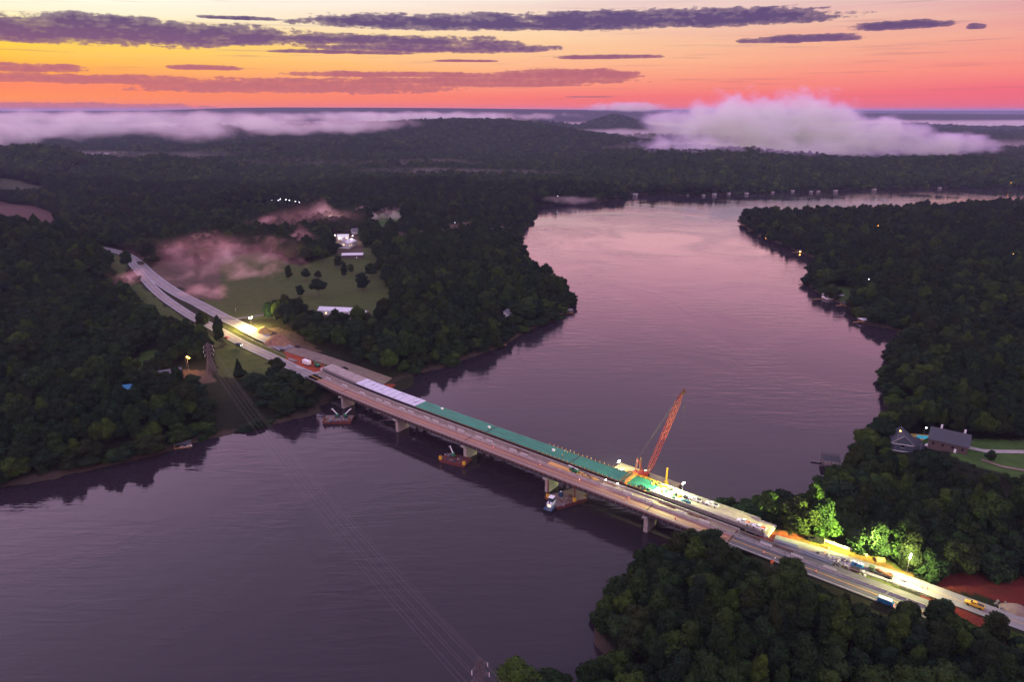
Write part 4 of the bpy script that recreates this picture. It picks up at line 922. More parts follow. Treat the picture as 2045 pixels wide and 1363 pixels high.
# ------------------------------------------------------------------ transmission towers and wires
def pylon(label, p, H_, rz, bw=3.2, name='transmission_tower', beamw=.16):
    t = thing(name, label, 'power pylon', p, rz); m_ = MB(); prev = None
    def wd_(z): f = z/H_; return bw*(1-f*1.25) if f < .55 else bw*(.3125-.15*(f-.55)/.45)
    K = 11
    for k in range(K+1):
        z = H_*k/K; r_ = wd_(z); ring = [Vector((a*r_, b*r_, z)) for a, b in ((-1, -1), (1, -1), (1, 1), (-1, 1))]
        if prev:
            for i in range(4):
                m_.beam(prev[i], ring[i], beamw*1.3); m_.beam(prev[i], ring[(i+1) % 4], beamw*.7); m_.beam(prev[(i+1) % 4], ring[i], beamw*.7); m_.beam(ring[i], ring[(i+1) % 4], beamw*.7)
        prev = ring
    m_.build('lattice_body', M_galvd, t); att_ = []
    for zf, aw in ((.62, 2.6), (.76, 3.1), (.90, 2.6)):
        for sg in (-1, 1):
            z = H_*zf; a_ = MB(); e = Vector((0, sg*aw, z+.25)); r_ = wd_(z)
            for x in (-r_, r_): a_.beam((x, sg*r_, z), e, beamw); a_.beam((x, sg*r_, z+1.2), e, beamw*.8)
            ar = a_.build('cross_arm', M_galvd, t); MB().cyl(e, e-Vector((0, 0, 1.5)), .13, n=6).build('insulator', M_insul, ar); att_.append(e-Vector((0, 0, 1.5)))
    for sg in (-1, 1): att_.append(Vector((0, sg*.7, H_)))
    return t, [Matrix.Translation(p) @ Matrix.Rotation(rz, 4, 'Z') @ a for a in att_]
pA = G(423, 744, 11); pBz = 3.0; pB = (-9.0, 151.0, pBz)
dirw = math.atan2(pB[1]-pA[1], pB[0]-pA[0])
tA, aA = pylon('tall grey lattice power pylon on the grass left of the bridges', pA, 20.5, dirw, 3.0, beamw=.26)
tB, aB = pylon('lattice power pylon with white insulators standing over the near water', pB, 27.5, dirw, 3.2, beamw=.1)
pC = (pA[0]-math.cos(dirw)*260, pA[1]-math.sin(dirw)*260, 30)
pD = (pB[0]+math.cos(dirw)*220, pB[1]+math.sin(dirw)*220, 30)
wn = ['lowest left', 'lowest right', 'middle left', 'middle right', 'upper left', 'upper right', 'thin top left', 'thin top right']
for k, (a_, b_) in enumerate(zip(aA, aB)):
    cu = MB(); r_ = .022 if k < 6 else .014
    def span(p_, q_, sag, n_=26):
        pr_ = None
        for i in range(n_+1):
            f = i/n_; c_ = p_.lerp(q_, f)-Vector((0, 0, sag*4*f*(1-f)))
            if pr_ is not None: cu.cyl(pr_, c_, r_, n=4)
            pr_ = c_
    span(a_, b_, 9.0 if k < 6 else 7.0); span(b_, b_+Vector((math.cos(dirw)*200, math.sin(dirw)*200, 20)), 5, 10)
    o = cu.build('power_cable', M_wire); tag(o, '%s power cable strung across the lake between the two pylons' % wn[k], 'power cable', 'cables between the pylons')

# ------------------------------------------------------------------ houses, barns, docks
def gable(name, label, cat, p, rz, L, Wd, H_, RH, wall, roof, windows=0, chim=0, lit=0, group=None, door=True):
    t = thing(name, label, cat, p, rz, group)
    m_ = MB(); m_.add([(-L/2, -Wd/2, -1), (L/2, -Wd/2, -1), (L/2, Wd/2, -1), (-L/2, Wd/2, -1), (-L/2, -Wd/2, H_), (L/2, -Wd/2, H_), (L/2, Wd/2, H_), (-L/2, Wd/2, H_), (-L/2, 0, H_+RH), (L/2, 0, H_+RH)],
                      [(0, 1, 5, 4), (2, 3, 7, 6), (1, 2, 6, 9, 5), (3, 0, 4, 8, 7), (3, 2, 1, 0)]); wl = m_.build('wall', wall, t)
    ov = .5; r_ = MB(); sl = RH/(Wd/2)
    for sg in (-1, 1):
        r_.add([(-L/2-ov, 0, H_+RH+.05), (L/2+ov, 0, H_+RH+.05), (L/2+ov, sg*(Wd/2+ov), H_-sl*ov+.05), (-L/2-ov, sg*(Wd/2+ov), H_-sl*ov+.05),
                (-L/2-ov, 0, H_+RH+.25), (L/2+ov, 0, H_+RH+.25), (L/2+ov, sg*(Wd/2+ov), H_-sl*ov+.25), (-L/2-ov, sg*(Wd/2+ov), H_-sl*ov+.25)],
               [(0, 1, 2, 3), (7, 6, 5, 4), (0, 4, 5, 1), (1, 5, 6, 2), (2, 6, 7, 3), (3, 7, 4, 0)])
    rf = r_.build('roof', roof, t)
    for c_ in range(chim): MB().box(L/2*(.7-1.2*c_), Wd*.2, H_+RH*.6+1.4, .9, .9, 3.4).build('chimney', M_sidw, rf)
    for k in range(windows):
        x = -L/2+L*(k+.5)/windows
        for sg in (-1, 1): MB().box(x, sg*(Wd/2+.03), H_*.55, 1.1, .06, 1.3).build('window', E_win if k < lit else M_glass, t)
    if windows:
        for sg in (-1, 1):
            f = MB().box(sg*(L/2+.03), 0, H_*.75, .06, 1.7, 1.6).build('window', E_win if lit else M_glass, t)
            MB().box(sg*(L/2+.05), 0, H_*.75+.9, .08, 2.0, .14).box(sg*(L/2+.05), 0, H_*.75-.9, .08, 2.0, .14).build('frame', M_white, f)
    if door: MB().box(L*.2, -Wd/2-.04, 1.05, 1.0, .07, 2.1).build('door', M_white, t)
    return t
hs = gable('house', 'slate blue gabled house with white window trim on the wooded point', 'house', G(1797, 894, 8), R(-112), 13, 10, 5.0, 4.2, M_sid, M_roofd, 3, 0, 0)
m_ = MB()
for sg in (-1, 1): m_.beam((6.58, 0, 9.3), (6.58, sg*5.5, 4.7), .14, .3)
m_.box(6.56, 0, 4.7, .1, 10, .3).box(6.56, 0, .8, .1, 10, .4); m_.build('trim', M_white, hs)
wg = MB().add([(-2, 4.5, 3.8), (4, 4.5, 3.8), (4, 10.5, 3.8), (-2, 10.5, 3.8), (1, 7.5, 7.5), (1, 3.0, 7.5)], [(0, 1, 5), (1, 2, 4, 5), (2, 3, 4), (3, 0, 5, 4)]).build('wing_roof', M_roofd, hs)
MB().box(1, 7.2, 1.6, 5.6, 6, 4.4).build('wing_wall', M_sid, hs)
gable('house', 'large dark brick house with two pale chimneys beside the turquoise pool', 'house', G(1892, 893, 10), R(-35), 17, 11, 4.6, 4.4, M_brick, M_roofd, 4, 2, 0)
gable('house', 'dark gabled garage wing at the end of the concrete driveway', 'garage', G(1915, 894, 10), R(40), 9, 7, 3.6, 3.2, M_brick, M_roofd, 1, 0, 0)
t = thing('swimming_pool', 'turquoise swimming pool between the blue house and the brick house', 'swimming pool', G(1849, 875, 10, .15), R(-10)); MB().box(0, 0, 0, 13, 7, .3).build('pool_deck', M_sand, t); MB().prism([(-5, -2), (4, -2.4), (5, 1.6), (-4, 2.2)], .152, .2).build('water', M_pool, t)
pk = car('parked_car', 'white car parked between the blue house and the brick house', M_white); put(pk, G(1855, 892, 10, .05), .3)
# docks
def dock(name, label, p, rz, L, Wd, roofm=None, lit=None, hz=2.6, walls=None, rim=None):
    t = thing(name, label, 'boat dock', p, rz); MB().box(0, 0, .45, L, Wd, .2).box(-L*.8, 0, .47, L*.7, 1.4, .16).build('deck', rim or M_wood, t)
    m_ = MB()
    for x in (-L/2+.3, 0, L/2-.3):
        for y in (-Wd/2+.2, Wd/2-.2): m_.cyl((x, y, -3), (x, y, hz if roofm else .9), .13, n=6)
    m_.build('post', rim or M_wood, t)
    if roofm:
        r_ = MB(); r_.add([(-L/2-.4, -Wd/2-.4, hz), (L/2+.4, -Wd/2-.4, hz), (L/2+.4, Wd/2+.4, hz), (-L/2-.4, Wd/2+.4, hz), (-L/2, 0, hz+.9), (L/2, 0, hz+.9)], [(0, 1, 5, 4), (1, 2, 5), (2, 3, 4, 5), (3, 0, 4), (3, 2, 1, 0)]); r_.build('roof', roofm, t)
    if walls: MB().box(0, 0, 1.5, L-.2, Wd-.2, 1.9).build('wall', walls, t)
    if lit: MB().box(-L/2, -Wd/2, hz-.5, .9, .9, .7).box(L/2-.5, -Wd/2, hz-.5, .9, .9, .7).build('lamp', lit, t)
    return t
dock('boat_dock', 'black metal framed two level boat dock off the red bank of the wooded point', P(1657, 928, 0), R(-18), 8, 9, mat('black_dock_deck', (.02, .02, .028), .7, var=.2), None, 4.2, rim=M_black)
dock('boathouse', 'large white flat roofed boathouse on the right shore beside a small lawn', P(1662, 597, 0), R(8), 17, 10, M_wroof, None, 4.2, M_sidw)
for px_, py_, L_, l, rm, lt in ((1095, 634, 12, 'grey roofed dock on the headland, left of two close together', M_roofg, None), (1131, 625, 11, 'grey roofed dock at the very tip of the headland', M_roofg, None), (1057, 651, 11, 'pale roofed dock below the small white house on the headland', M_wroof, None),
        (1692, 610, 11, 'dark roofed dock right of the white boathouse', M_roofd, None), (1728, 643, 11, 'white roofed dock in the cove right of the white boathouse', M_wroof, None), (1617, 567, 12, 'low grey roofed dock left of the white boathouse', M_wroof, None),
        (1534, 472, 15, 'dock with glowing yellow lights on the distant right point', M_wroof, E_or), (1602, 504, 13, 'dock with an orange lamp in the dark distant cove', M_roofd, E_or), (1490, 450, 14, 'grey dock at the tip of the distant right point', M_roofg, None), (1512, 461, 14, 'grey dock between the tip and the glowing dock on the distant right point', M_roofg, None),
        (366, 893, 8, 'dark covered dock on the left bank with a boat beside it', M_roofd, None), (1254, 388, 14, 'distant dock on the far shore where the mist meets the trees', M_roofg, None)):
    dock('boat_dock', l, P(px_, py_, 0), R(15), L_, L_*.62, rm, lt)
for px_, py_, rz_, L_, l in ((984, 686, .9, 13, 'long bare wooden jetty below the near headland trees'), (1000, 690, -.1, 9, 'short bare jetty right of the long wooden jetty')):
    t = thing('jetty', l, 'jetty', P(px_, py_, 0), rz_); MB().box(0, 0, .5, L_, 2, .2).build('deck', M_wood, t); m_ = MB()
    for x in (-L_/2+.3, 0, L_/2-.3):
        for y in (-.8, .8): m_.cyl((x, y, -3), (x, y, .9), .12, n=6)
    m_.build('post', M_wood, t)
def boat(label, px, py, rz, L=6, m=M_white):
    t = thing('motorboat', label, 'boat', P(px, py, 0), rz); MB().prism([(-L/2, -1.1), (L*.25, -1.1), (L/2, 0), (L*.25, 1.1), (-L/2, 1.1)], -.3, .7).build('hull', m, t)
    MB().box(-.6, 0, .9, L*.3, 1.5, .4, taper=.8).build('console', M_dblue, t); MB().box(-L/2-.2, 0, .5, .4, .5, 1).build('outboard_motor', M_black, t)
boat('white motorboat moored beside the dark dock on the left bank', 372, 893, .3); boat('small pale boat under the trees at the left bank near the bridge', 570, 838, .4)
boat('white motorboat tied at the dark roofed dock right of the boathouse', 1712, 614, .9); boat('white motorboat beside the grey roofed docks of the headland', 1112, 637, .9)
barge('work_raft', 'small rust red raft moored at the muddy landing behind the new bridge', 772, 768, 8, 4, R(15), hull=M_rust, deckm=M_wood, zt=.9)
t = thing('floating_boom', 'yellow floating turbidity boom trailing from the muddy landing', 'floating boom', P(808, 749, 0), 0); a_, b_ = Vector(P(790, 753, 0)), Vector(P(826, 742, 0)); o_ = Vector(t.location)
m_ = MB()
for k in range(12): m_.cyl((a_-o_).lerp(b_-o_, k/12), (a_-o_).lerp(b_-o_, (k+.86)/12), .26, n=6)
m_.build('float', M_yel, t)
# farm, white buildings, far lights
gable('barn', 'long open barn with pale metal roof at the top of the meadow', 'barn', G(705, 515, 11), R(6), 24, 9, 4, 1.6, M_brick, M_wroof, 0)
gable('farm_building', 'long white metal building behind the trees below the meadow', 'building', G(672, 628, 11), R(-8), 28, 10, 4.2, 2.0, M_sidw, M_wroof, 6, 0, 2)
gable('farm_building', 'small white shed right of the long white metal building', 'shed', G(722, 632, 11), R(-8), 9, 7, 3.4, 1.6, M_sidw, M_wroof, 2, 0, 0)
t = thing('camper_trailer', 'white camper trailer parked left of the long white metal building', 'camper', G(648, 624, 11), R(12)); MB().box(0, 0, 1.9, 8, 2.5, 2.6, taper=.95).build('body', M_white, t); MB().box(0, -1.24, 2.1, 4, .06, .6).build('window', M_glass, t); wheels(t, (-.4, .6), 1.1, .4)
wh = gable('church', 'brightly lit white building with bell tower above the meadow', 'building', G(695, 493, 12), R(75), 22, 14, 6, 3, M_sidw, M_wroof, 4, 0, 2)
MB().box(-9, 0, 9, 3.5, 3.5, 9, taper=.9).build('bell_tower', M_sidw, wh)
gable('house', 'small lit white house with porch left of the bell tower building', 'house', G(686, 478, 12), R(10), 14, 9, 4.5, 2, M_sidw, M_wroof, 3, 0, 3)
gable('house', 'grey roofed house behind the bell tower building', 'house', G(713, 466, 12), R(30), 14, 10, 4, 3, M_sidw, M_roofg, 2, 0, 0)
gable('house', 'small white gabled house among trees on the headland', 'house', G(1012, 636, 6), R(70), 10, 8, 5, 3, M_sidw, M_roofg, 2, 0, 0)
gable('house', 'grey roofed house hidden in the woods left of the lattice pylon', 'house', G(342, 758, 10), R(30), 13, 10, 4, 3, M_sid, M_roofg, 2, 0, 0)
gable('house', 'house with a bright blue tarpaulin roof in the left bank woods', 'house', G(260, 785, 10), R(20), 9, 8, 4, 1.5, M_sidw, M_blue, 2, 0, 0)
gable('industrial_shed', 'red roofed shed on the field far to the left', 'shed', G(68, 393, 12), R(5), 45, 20, 7, 4, M_sidw, M_rust, 0)
L_pink = street_lamp('tall yard lamp shining in the pink mist beside the white house', G(668, 452, 12), 12, E_pink, 30000, (1, .85, .8), 'yard_lamp')
for a, b, l in ((668, 484, 'yard lamp by the small lit white house'), (703, 486, 'yard lamp right of the bell tower building'), (690, 456, 'yard lamp behind the pink mist above the white houses')):
    street_lamp(l, G(a, b, 12), 9, E_pink, 8000, (1, .88, .8), 'yard_lamp')
sl = street_lamp('small white lamp', G(560, 414, 12), 14, E_small, 0, (1, 1, 1), 'distant_lamp')
sl['label'] = 'tiny white lamp on the distant field above the woods, one of a cluster'; sl['group'] = 'lamps on the distant field'
for a, b in ((543, 416), (556, 417), (571, 415), (578, 417), (590, 419), (598, 421), (610, 424)): cp(sl, G(a, b, 12), 0, None, 'lamps on the distant field')
FS = 'lights of homes along the far shore'
fx = None
for a, b, m_e, mm in ((1266, 384, 0, 0), (1283, 379, 1, 0), (1301, 381, 0, 1), (1327, 380, 1, 0), (1352, 384, 0, 1), (1380, 384, 0, 0), (1405, 386, 1, 1), (1432, 385, 0, 0), (1460, 384, 0, 1), (1497, 382, 0, 1), (1532, 376, 0, 1), (1549, 380, 0, 1), (1580, 378, 0, 1), (1622, 378, 0, 0), (1640, 378, 0, 1), (1672, 377, 0, 0), (1745, 374, 0, 1), (1880, 372, 0, 1)):
    q = G(a+(a*7 % 13)-6, b-1.5-(a % 3)*1.2, 3)
    q = (q[0], q[1], max(q[2], .6))
    if fx is None:
        fx = gable('lake_house', 'small pale lake house on the far shore at the foot of the wooded hills', 'house', q, 0, 10, 7, 3, 1.8, M_concd, M_galv, 2, 0, 0, 'lake houses on the far shore')
    else: cp(fx, q, (a*13 % 7)*.25-.8, scale=.55+.07*(a % 6))
lp = None
for a, b in ((1268, 381), (1318, 366), (1395, 385), (1437, 382), (1533, 371), (1547, 381), (1582, 381), (1112, 412), (1070, 372), (988, 379), (1162, 391), (1700, 376), (2022, 372), (1640, 377)):
    q = G(a, b, 10, 0)
    if lp is None: lp = street_lamp('tiny white lamp glinting on the far lake shore', q, 14, E_small, 0, (1, 1, 1), 'shore_lamp'); lp['group'] = FS
    else: cp(lp, q, 0, None, FS)
for a, b, l in ((1809, 428, 'yellow lamp glowing in the middle of the right bank forest'), (2015, 531, 'tiny yellow lamp in the woods far to the right'), (908, 461, 'greenish lamp shining in the woods left of the lake'), (893, 449, 'amber lamp next to the greenish lamp in the woods'), (1727, 586, 'tiny pale lamp in the trees above the white boathouse'), (1834, 908, 'small white lamp in the trees in front of the blue house'), (1783, 914, 'small amber lamp in the trees below the blue house'), (1748, 468, 'small red roof lamp on the right bank forest'), (2015, 372, 'orange beacon on the far shore far to the right')):
    q = G(a, b+8, 12); z_ = 17; wl = street_lamp(l, q, z_, E_small if 'pale' in l or 'white' in l or 'green' in l else E_or, 0, (1, 1, 1), 'woodland_lamp'); wl.scale = (.5, .5, 1)
for a, b, l in ((1766, 1197, 'blue and white van with lamps half hidden by trees below the right road'),):
    vn = thing('parked_van', l, 'van', G(1768, 1207, 11), BROT); MB().sideprism([(2.6, .5), (2.6, 1.1), (1.9, 2.0), (-2.6, 2.2), (-2.6, .5)], -.95, .95).build('body', M_blue, vn); MB().box(-.3, 0, 2.2, 4.2, 1.7, .1).build('roof', M_white, vn); wheels(vn, (1.6, -1.6), .85); MB().box(2.63, 0, .8, .06, 1.6, .25).build('headlight', E_tail, vn)

# ------------------------------------------------------------------ trees
def foliage_mat(name, cols, br):
    m = bpy.data.materials.new(name); m.use_nodes = True; g = NT(m.node_tree)
    oi = g.n('ShaderNodeObjectInfo'); geo = g.n('ShaderNodeNewGeometry')
    n_ = g.n('ShaderNodeTexNoise', ins={'Vector': geo.outputs['Position'], 'Scale': .45, 'Detail': 3.0})
    big_ = g.n('ShaderNodeTexNoise', ins={'Vector': geo.outputs['Position'], 'Scale': .008, 'Detail': 3.0})
    c = g.ramp(oi.outputs['Random'], [(i/(len(cols)-1), tuple(x*br for x in cc_)+(1,)) for i, cc_ in enumerate(cols)])
    c = g.mix(g.mr(n_.outputs[0], .35, .7, 0, .6), c, g.mix(1.0, c, (2.0, 1.95, 1.3, 1), 'MULTIPLY'))
    c = g.mix(g.mr(big_.outputs[0], .5, .68, 0, .5), c, g.mix(1.0, c, (1.35, 1.35, .9, 1), 'MULTIPLY'))
    b = g.n('ShaderNodeBsdfPrincipled', ins={'Base Color': c, 'Roughness': .85, 'Specular IOR Level': .12})
    g.n('ShaderNodeOutputMaterial', ins={0: b.outputs[0]}); return m
M_fol = foliage_mat('broadleaf_foliage', [(.007, .016, .008), (.013, .028, .009), (.007, .021, .013), (.036, .062, .012), (.008, .019, .008), (.018, .026, .009), (.008, .023, .014), (.020, .042, .011)], .78)
def ico(n):
    import bmesh
    bm = bmesh.new(); bmesh.ops.create_icosphere(bm, subdivisions=n, radius=1.0)
    v = np.array([tuple(x.co) for x in bm.verts]); f = [tuple(y.index for y in x.verts) for x in bm.faces]; bm.free(); return v, f
IV, IF = ico(2)
def crown_mesh(name, seed, H_, rad, kind, nleaf, leaf):
    rg_ = np.random.default_rng(seed); blobs = []
    if kind == 'round':
        blobs.append((0, 0, H_*.62, rad*.78, H_*.27))
        for k in range(9):
            a_ = k*2.4+rg_.uniform(-.4, .4); r_ = rad*rg_.uniform(.42, .78); blobs.append((r_*math.cos(a_), r_*math.sin(a_), H_*rg_.uniform(.42, .80), rad*rg_.uniform(.34, .52), rad*rg_.uniform(.32, .5)))
        blobs.append((rg_.uniform(-.2, .2)*rad, rg_.uniform(-.2, .2)*rad, H_*.86, rad*.42, rad*.42))
    elif kind == 'tall':
        for k in range(8):
            f = k/7; blobs.append((rg_.uniform(-.35, .35)*rad, rg_.uniform(-.35, .35)*rad, H_*(.3+.62*f), rad*(.8-.5*abs(f-.35)), H_*.11))
    else:
        for k in range(8):
            f = k/7; blobs.append((rg_.uniform(-.08, .08)*rad, rg_.uniform(-.08, .08)*rad, H_*(.16+.78*f), rad*(1-.85*f), H_*.10))
    V, Fc = [], []; off = 0
    for bx_, by_, bz_, r_, rz_ in blobs:
        jit = 1+.3*(rg_.random(len(IV))-.5); v = IV*jit[:, None]*np.array([r_*.84, r_*.84, rz_*.84])+np.array([bx_, by_, bz_])
        V.append(v); Fc += [tuple(i+off for i in f) for f in IF]; off += len(v)
    wts = np.array([b[3]**2 for b in blobs]); wts /= wts.sum(); pick = rg_.choice(len(blobs), nleaf, p=wts); Bk = np.array(blobs)[pick]
    d = rg_.normal(size=(nleaf, 3)); d[:, 2] = d[:, 2]*.8+.25; d /= np.linalg.norm(d, axis=1)[:, None]
    clump = .86+.30*rg_.random(nleaf)**1.5
    c_ = Bk[:, :3]+d*np.stack([Bk[:, 3], Bk[:, 3], Bk[:, 4]], 1)*clump[:, None]
    nrm = d+rg_.normal(size=(nleaf, 3))*.55; nrm /= np.linalg.norm(nrm, axis=1)[:, None]
    a_ = np.cross(nrm, rg_.normal(size=(nleaf, 3))); a_ /= np.linalg.norm(a_, axis=1)[:, None]+1e-9; b_ = np.cross(nrm, a_)
    sz = leaf*(.6+.8*rg_.random(nleaf))[:, None]
    q = np.stack([c_-a_*sz-b_*sz*.6, c_+a_*sz-b_*sz*.5, c_+a_*sz*.7+b_*sz*.7, c_-a_*sz*.8+b_*sz*.6], 1).reshape(-1, 3)
    V.append(q); Fc += [(off+4*i, off+4*i+1, off+4*i+2, off+4*i+3) for i in range(nleaf)]
    me_ = bpy.data.meshes.new(name); me_.from_pydata(np.concatenate(V).tolist(), [], Fc); me_.materials.append(M_fol); me_.update(); return me_
def trunk_mesh(seed, H_, rad):
    rd_ = random.Random(seed); m_ = MB(); m_.cyl((0, 0, -.8), (.1, 0, H_*.35), .34, .26, 8); m_.cyl((.1, 0, H_*.35), (.2, .1, H_*.8), .26, .08, 8)
    for k in range(5):
        a_ = k*1.3+rd_.random(); z = H_*(.28+.08*k); m_.cyl((.1, 0, z), (rad*.6*math.cos(a_), rad*.6*math.sin(a_), z+H_*.16), .13, .04, 6)
    me_ = bpy.data.meshes.new('trunk'); me_.from_pydata(m_.v, [], m_.f); me_.materials.append(M_bark); me_.update(); return me_
KINDS = [('round', 16, 5.4), ('tall', 15, 4.9), ('round', 18, 6.2), ('round', 15, 4.4), ('tall', 20, 3.9), ('round', 12.5, 5.8), ('cone', 15, 3.2)]
CR = [crown_mesh('crown', 100+i, h, r, k, 3600, .36) for i, (k, h, r) in enumerate(KINDS)]
TR = [trunk_mesh(i, h, r) for i, (k, h, r) in enumerate(KINDS)]
def tree_obj(name, label, k, p, rz, sc, group):
    o = thing(name, label, 'tree', p, rz, group); o.scale = (sc[0], sc[0], sc[1])
    for nm, me_ in (('crown', CR[k]), ('trunk', TR[k])):
        c_ = bpy.data.objects.new(nm, me_); SC.collection.objects.link(c_); c_.parent = o
    return o
rng = np.random.default_rng(7)
# every tree position: jittered cells whose size grows with distance
PX, PYY, SCL = [], [], []
def band(y0, y1, sp, sc, x_pad=40):
    nx = int((2*(.80*y1+x_pad))/sp)+1; ny = int((y1-y0)/sp)+1
    gx, gy = np.meshgrid(np.arange(nx), np.arange(ny)); x = -(.80*y1+x_pad)+(gx+rng.uniform(-.42, .42, gx.shape)+.5*(gy % 2))*sp; y = y0+(gy+.5+rng.uniform(-.42, .42, gx.shape))*sp
    x, y = x.ravel(), y.ravel(); k = (np.abs(x) < .80*y+x_pad) & (y < y1); PX.append(x[k]); PYY.append(y[k]); SCL.append(np.full(k.sum(), sc))
band(118, 420, 6.2, .92); band(420, 1000, 6.8, 1.0); band(1000, 1700, 8.6, 1.15); band(1700, 2600, 11.5, 1.45); band(2600, 3900, 16, 2.0); band(3900, 6200, 25, 3.0)
X = np.concatenate(PX); Y = np.concatenate(PYY); SCL = np.concatenate(SCL)
Z, D = hgt(X, Y)
ok = (D > -.6) & (Z > .05)
for nm, pg in COVERS: ok &= ~inside(X, Y, pg)
for pl, hw in ROADS:
    dd, _ = seg_dist(X, Y, pl); ok &= dd > hw+3.6
s_ = (X-BA[0])*BD[0]+(Y-BA[1])*BD[1]; n_ = (X-BA[0])*BN[0]+(Y-BA[1])*BN[1]
ok &= ~((n_ > -4.5) & (n_ < 29) & (s_ > -140) & (s_ < 240)); ok &= ~((n_ > 28) & (n_ < 47) & (s_ > -125) & (s_ < -20)); ok &= ~((n_ > -4) & (n_ < 20) & (s_ > 200) & (s_ < 262))
# clearings kept round buildings and lamps (photo pixel, radius in metres)
for a, b, r_ in ((1797, 894, 9), (1892, 893, 11), (1849, 875, 9), (1915, 894, 8), (672, 628, 17), (722, 632, 8), (705, 515, 15), (695, 493, 18), (686, 478, 14), (713, 466, 12), (1012, 636, 6), (342, 758, 7), (260, 785, 7), (378, 744, 10), (423, 744, 12), (1757, 1149, 5), (1806, 1163, 7), (668, 452, 14), (690, 456, 10), (668, 484, 10), (703, 486, 10), (555, 682, 15), (526, 663, 8), (503, 656, 23), (1768, 1207, 5), (1645, 1096, 12)):
    q = G(a, b, 11); ok &= np.hypot(X-q[0], Y-q[1]) > r_
    # keep the sight line in front of it lower
ok &= np.hypot(X-pB[0], Y-pB[1]) > 9
pa_ = P(423, 744, 11); pdir = ((-9-pa_[0]), (151-pa_[1])); pl_ = math.hypot(*pdir); pdir = (pdir[0]/pl_, pdir[1]/pl_)
al = (X-pa_[0])*pdir[0]+(Y-pa_[1])*pdir[1]; ac = np.abs(-(X-pa_[0])*pdir[1]+(Y-pa_[1])*pdir[0])
CORR = (al > -20) & (al < 170) & (ac < 24)
ok &= ~(CORR & (ac < 13) & (al < 75))
ok &= ~((n_ > -11) & (n_ < 0) & (s_ > 196) & (s_ < 262))
gap = vnoise(X/38, Y/38, 91)
ok &= ~((gap > .90) & (np.hypot(X, Y) > 320))
X, Y, Z, SCL, D, s_, n_, CORR = [q[ok] for q in (X, Y, Z, SCL, D, s_, n_, CORR)]
# lower trees of things that the photo shows over them
hs_ = np.clip(rng.normal(.98, .2, len(X)), .6, 1.45); ws_ = np.clip(rng.normal(1.0, .2, len(X)), .62, 1.5)
hs_[CORR] *= .5
def lower(px_, py_, z_, r_, f):
    q = P(px_, py_, z_); k = np.hypot(X-q[0], Y-q[1]) < r_; hs_[k] *= f; ws_[k] *= min(1, f+.15)
lower(200, 520, 20, 45, .5); lower(240, 560, 17, 35, .55); lower(1985, 962, 10, 30, .5); lower(1930, 935, 10, 18, .5); lower(672, 652, 8, 30, .42); lower(1797, 922, 8, 22, .45); lower(1895, 918, 8, 24, .45); lower(1012, 646, 5, 14, .5); lower(342, 768, 8, 12, .6); lower(378, 760, 8, 14, .5); lower(260, 797, 8, 13, .5); lower(705, 525, 10, 20, .5); lower(695, 510, 10, 26, .4)
k = (n_ < -4) & (n_ > -22) & (s_ > 150) & (s_ < 236); hs_[k] *= .62; ws_[k] *= .85
k = (n_ < -4) & (n_ > -20) & (s_ < -70) & (s_ > -150); hs_[k] *= .72
k = (n_ < 25) & (s_ > 258) & (n_ > -3); hs_[k] *= .55; k = (n_ < -3) & (n_ > -20) & (s_ >= 236); hs_[k] *= np.where(s_[k] > 258, .8, .62)
k = D < 9; hs_[k] *= .72; SINK = np.where(D < 12, (12-np.maximum(D, 0))*.33, 0)
near_edge = (D > 12) & (n_ > 20) & (n_ < 60) & (s_ > 200); SINK = np.where(near_edge, 3.6, SINK); ws_[near_edge] *= 1.15
ppx, ppy, dep = to_px(X, Y, Z+9)
vis = (ppx > -60) & (ppx < 2105) & (ppy < 1430) & (ppy > 150)
X, Y, Z, SCL, D, hs_, ws_, ppx, ppy, dep = [q[vis] for q in (X, Y, Z-SINK, SCL, D, hs_, ws_, ppx, ppy, dep)]
order = np.argsort(dep); near = order[(ppx[order] > -10) & (ppx[order] < 2055) & (ppy[order] < 1375)][:272]
kind_w = np.array([.19, .16, .17, .14, .16, .11, .07]); kd = rng.choice(7, len(X), p=kind_w/kind_w.sum()); rot = rng.uniform(0, 6.28, len(X))
NM = ['broadleaf_tree']*4+['poplar_tree', 'broadleaf_tree', 'cedar_tree']
LK = ['round crowned dark green tree', 'medium upright dense tree', 'broad spreading tall tree', 'mid sized leafy tree', 'slender upright light tree', 'low wide bushy tree', 'narrow cone shaped evergreen']
seen = {}
for j, i in enumerate(near):
    if ppx[i] < 1235 and ppy[i] > 1290: z_ = 'on the tiny near point'
    elif D[i] < 9: z_ = 'at the water edge of the near wood'
    elif ppy[i] < 1150 and ppx[i] > 1440: z_ = 'beyond the road behind the dirt yard'
    elif ppx[i] > 1750: z_ = 'in the wood below the pale road'
    elif ppy[i] > 1250: z_ = 'in the nearest dark wood'
    else: z_ = 'on the slope below the old bridge'
    l = LK[kd[i]]+' '+z_
    tree_obj(NM[kd[i]], l, kd[i], (X[i], Y[i], Z[i]-.2), rot[i], (ws_[i]*SCL[i], hs_[i]*SCL[i]), l+' group')
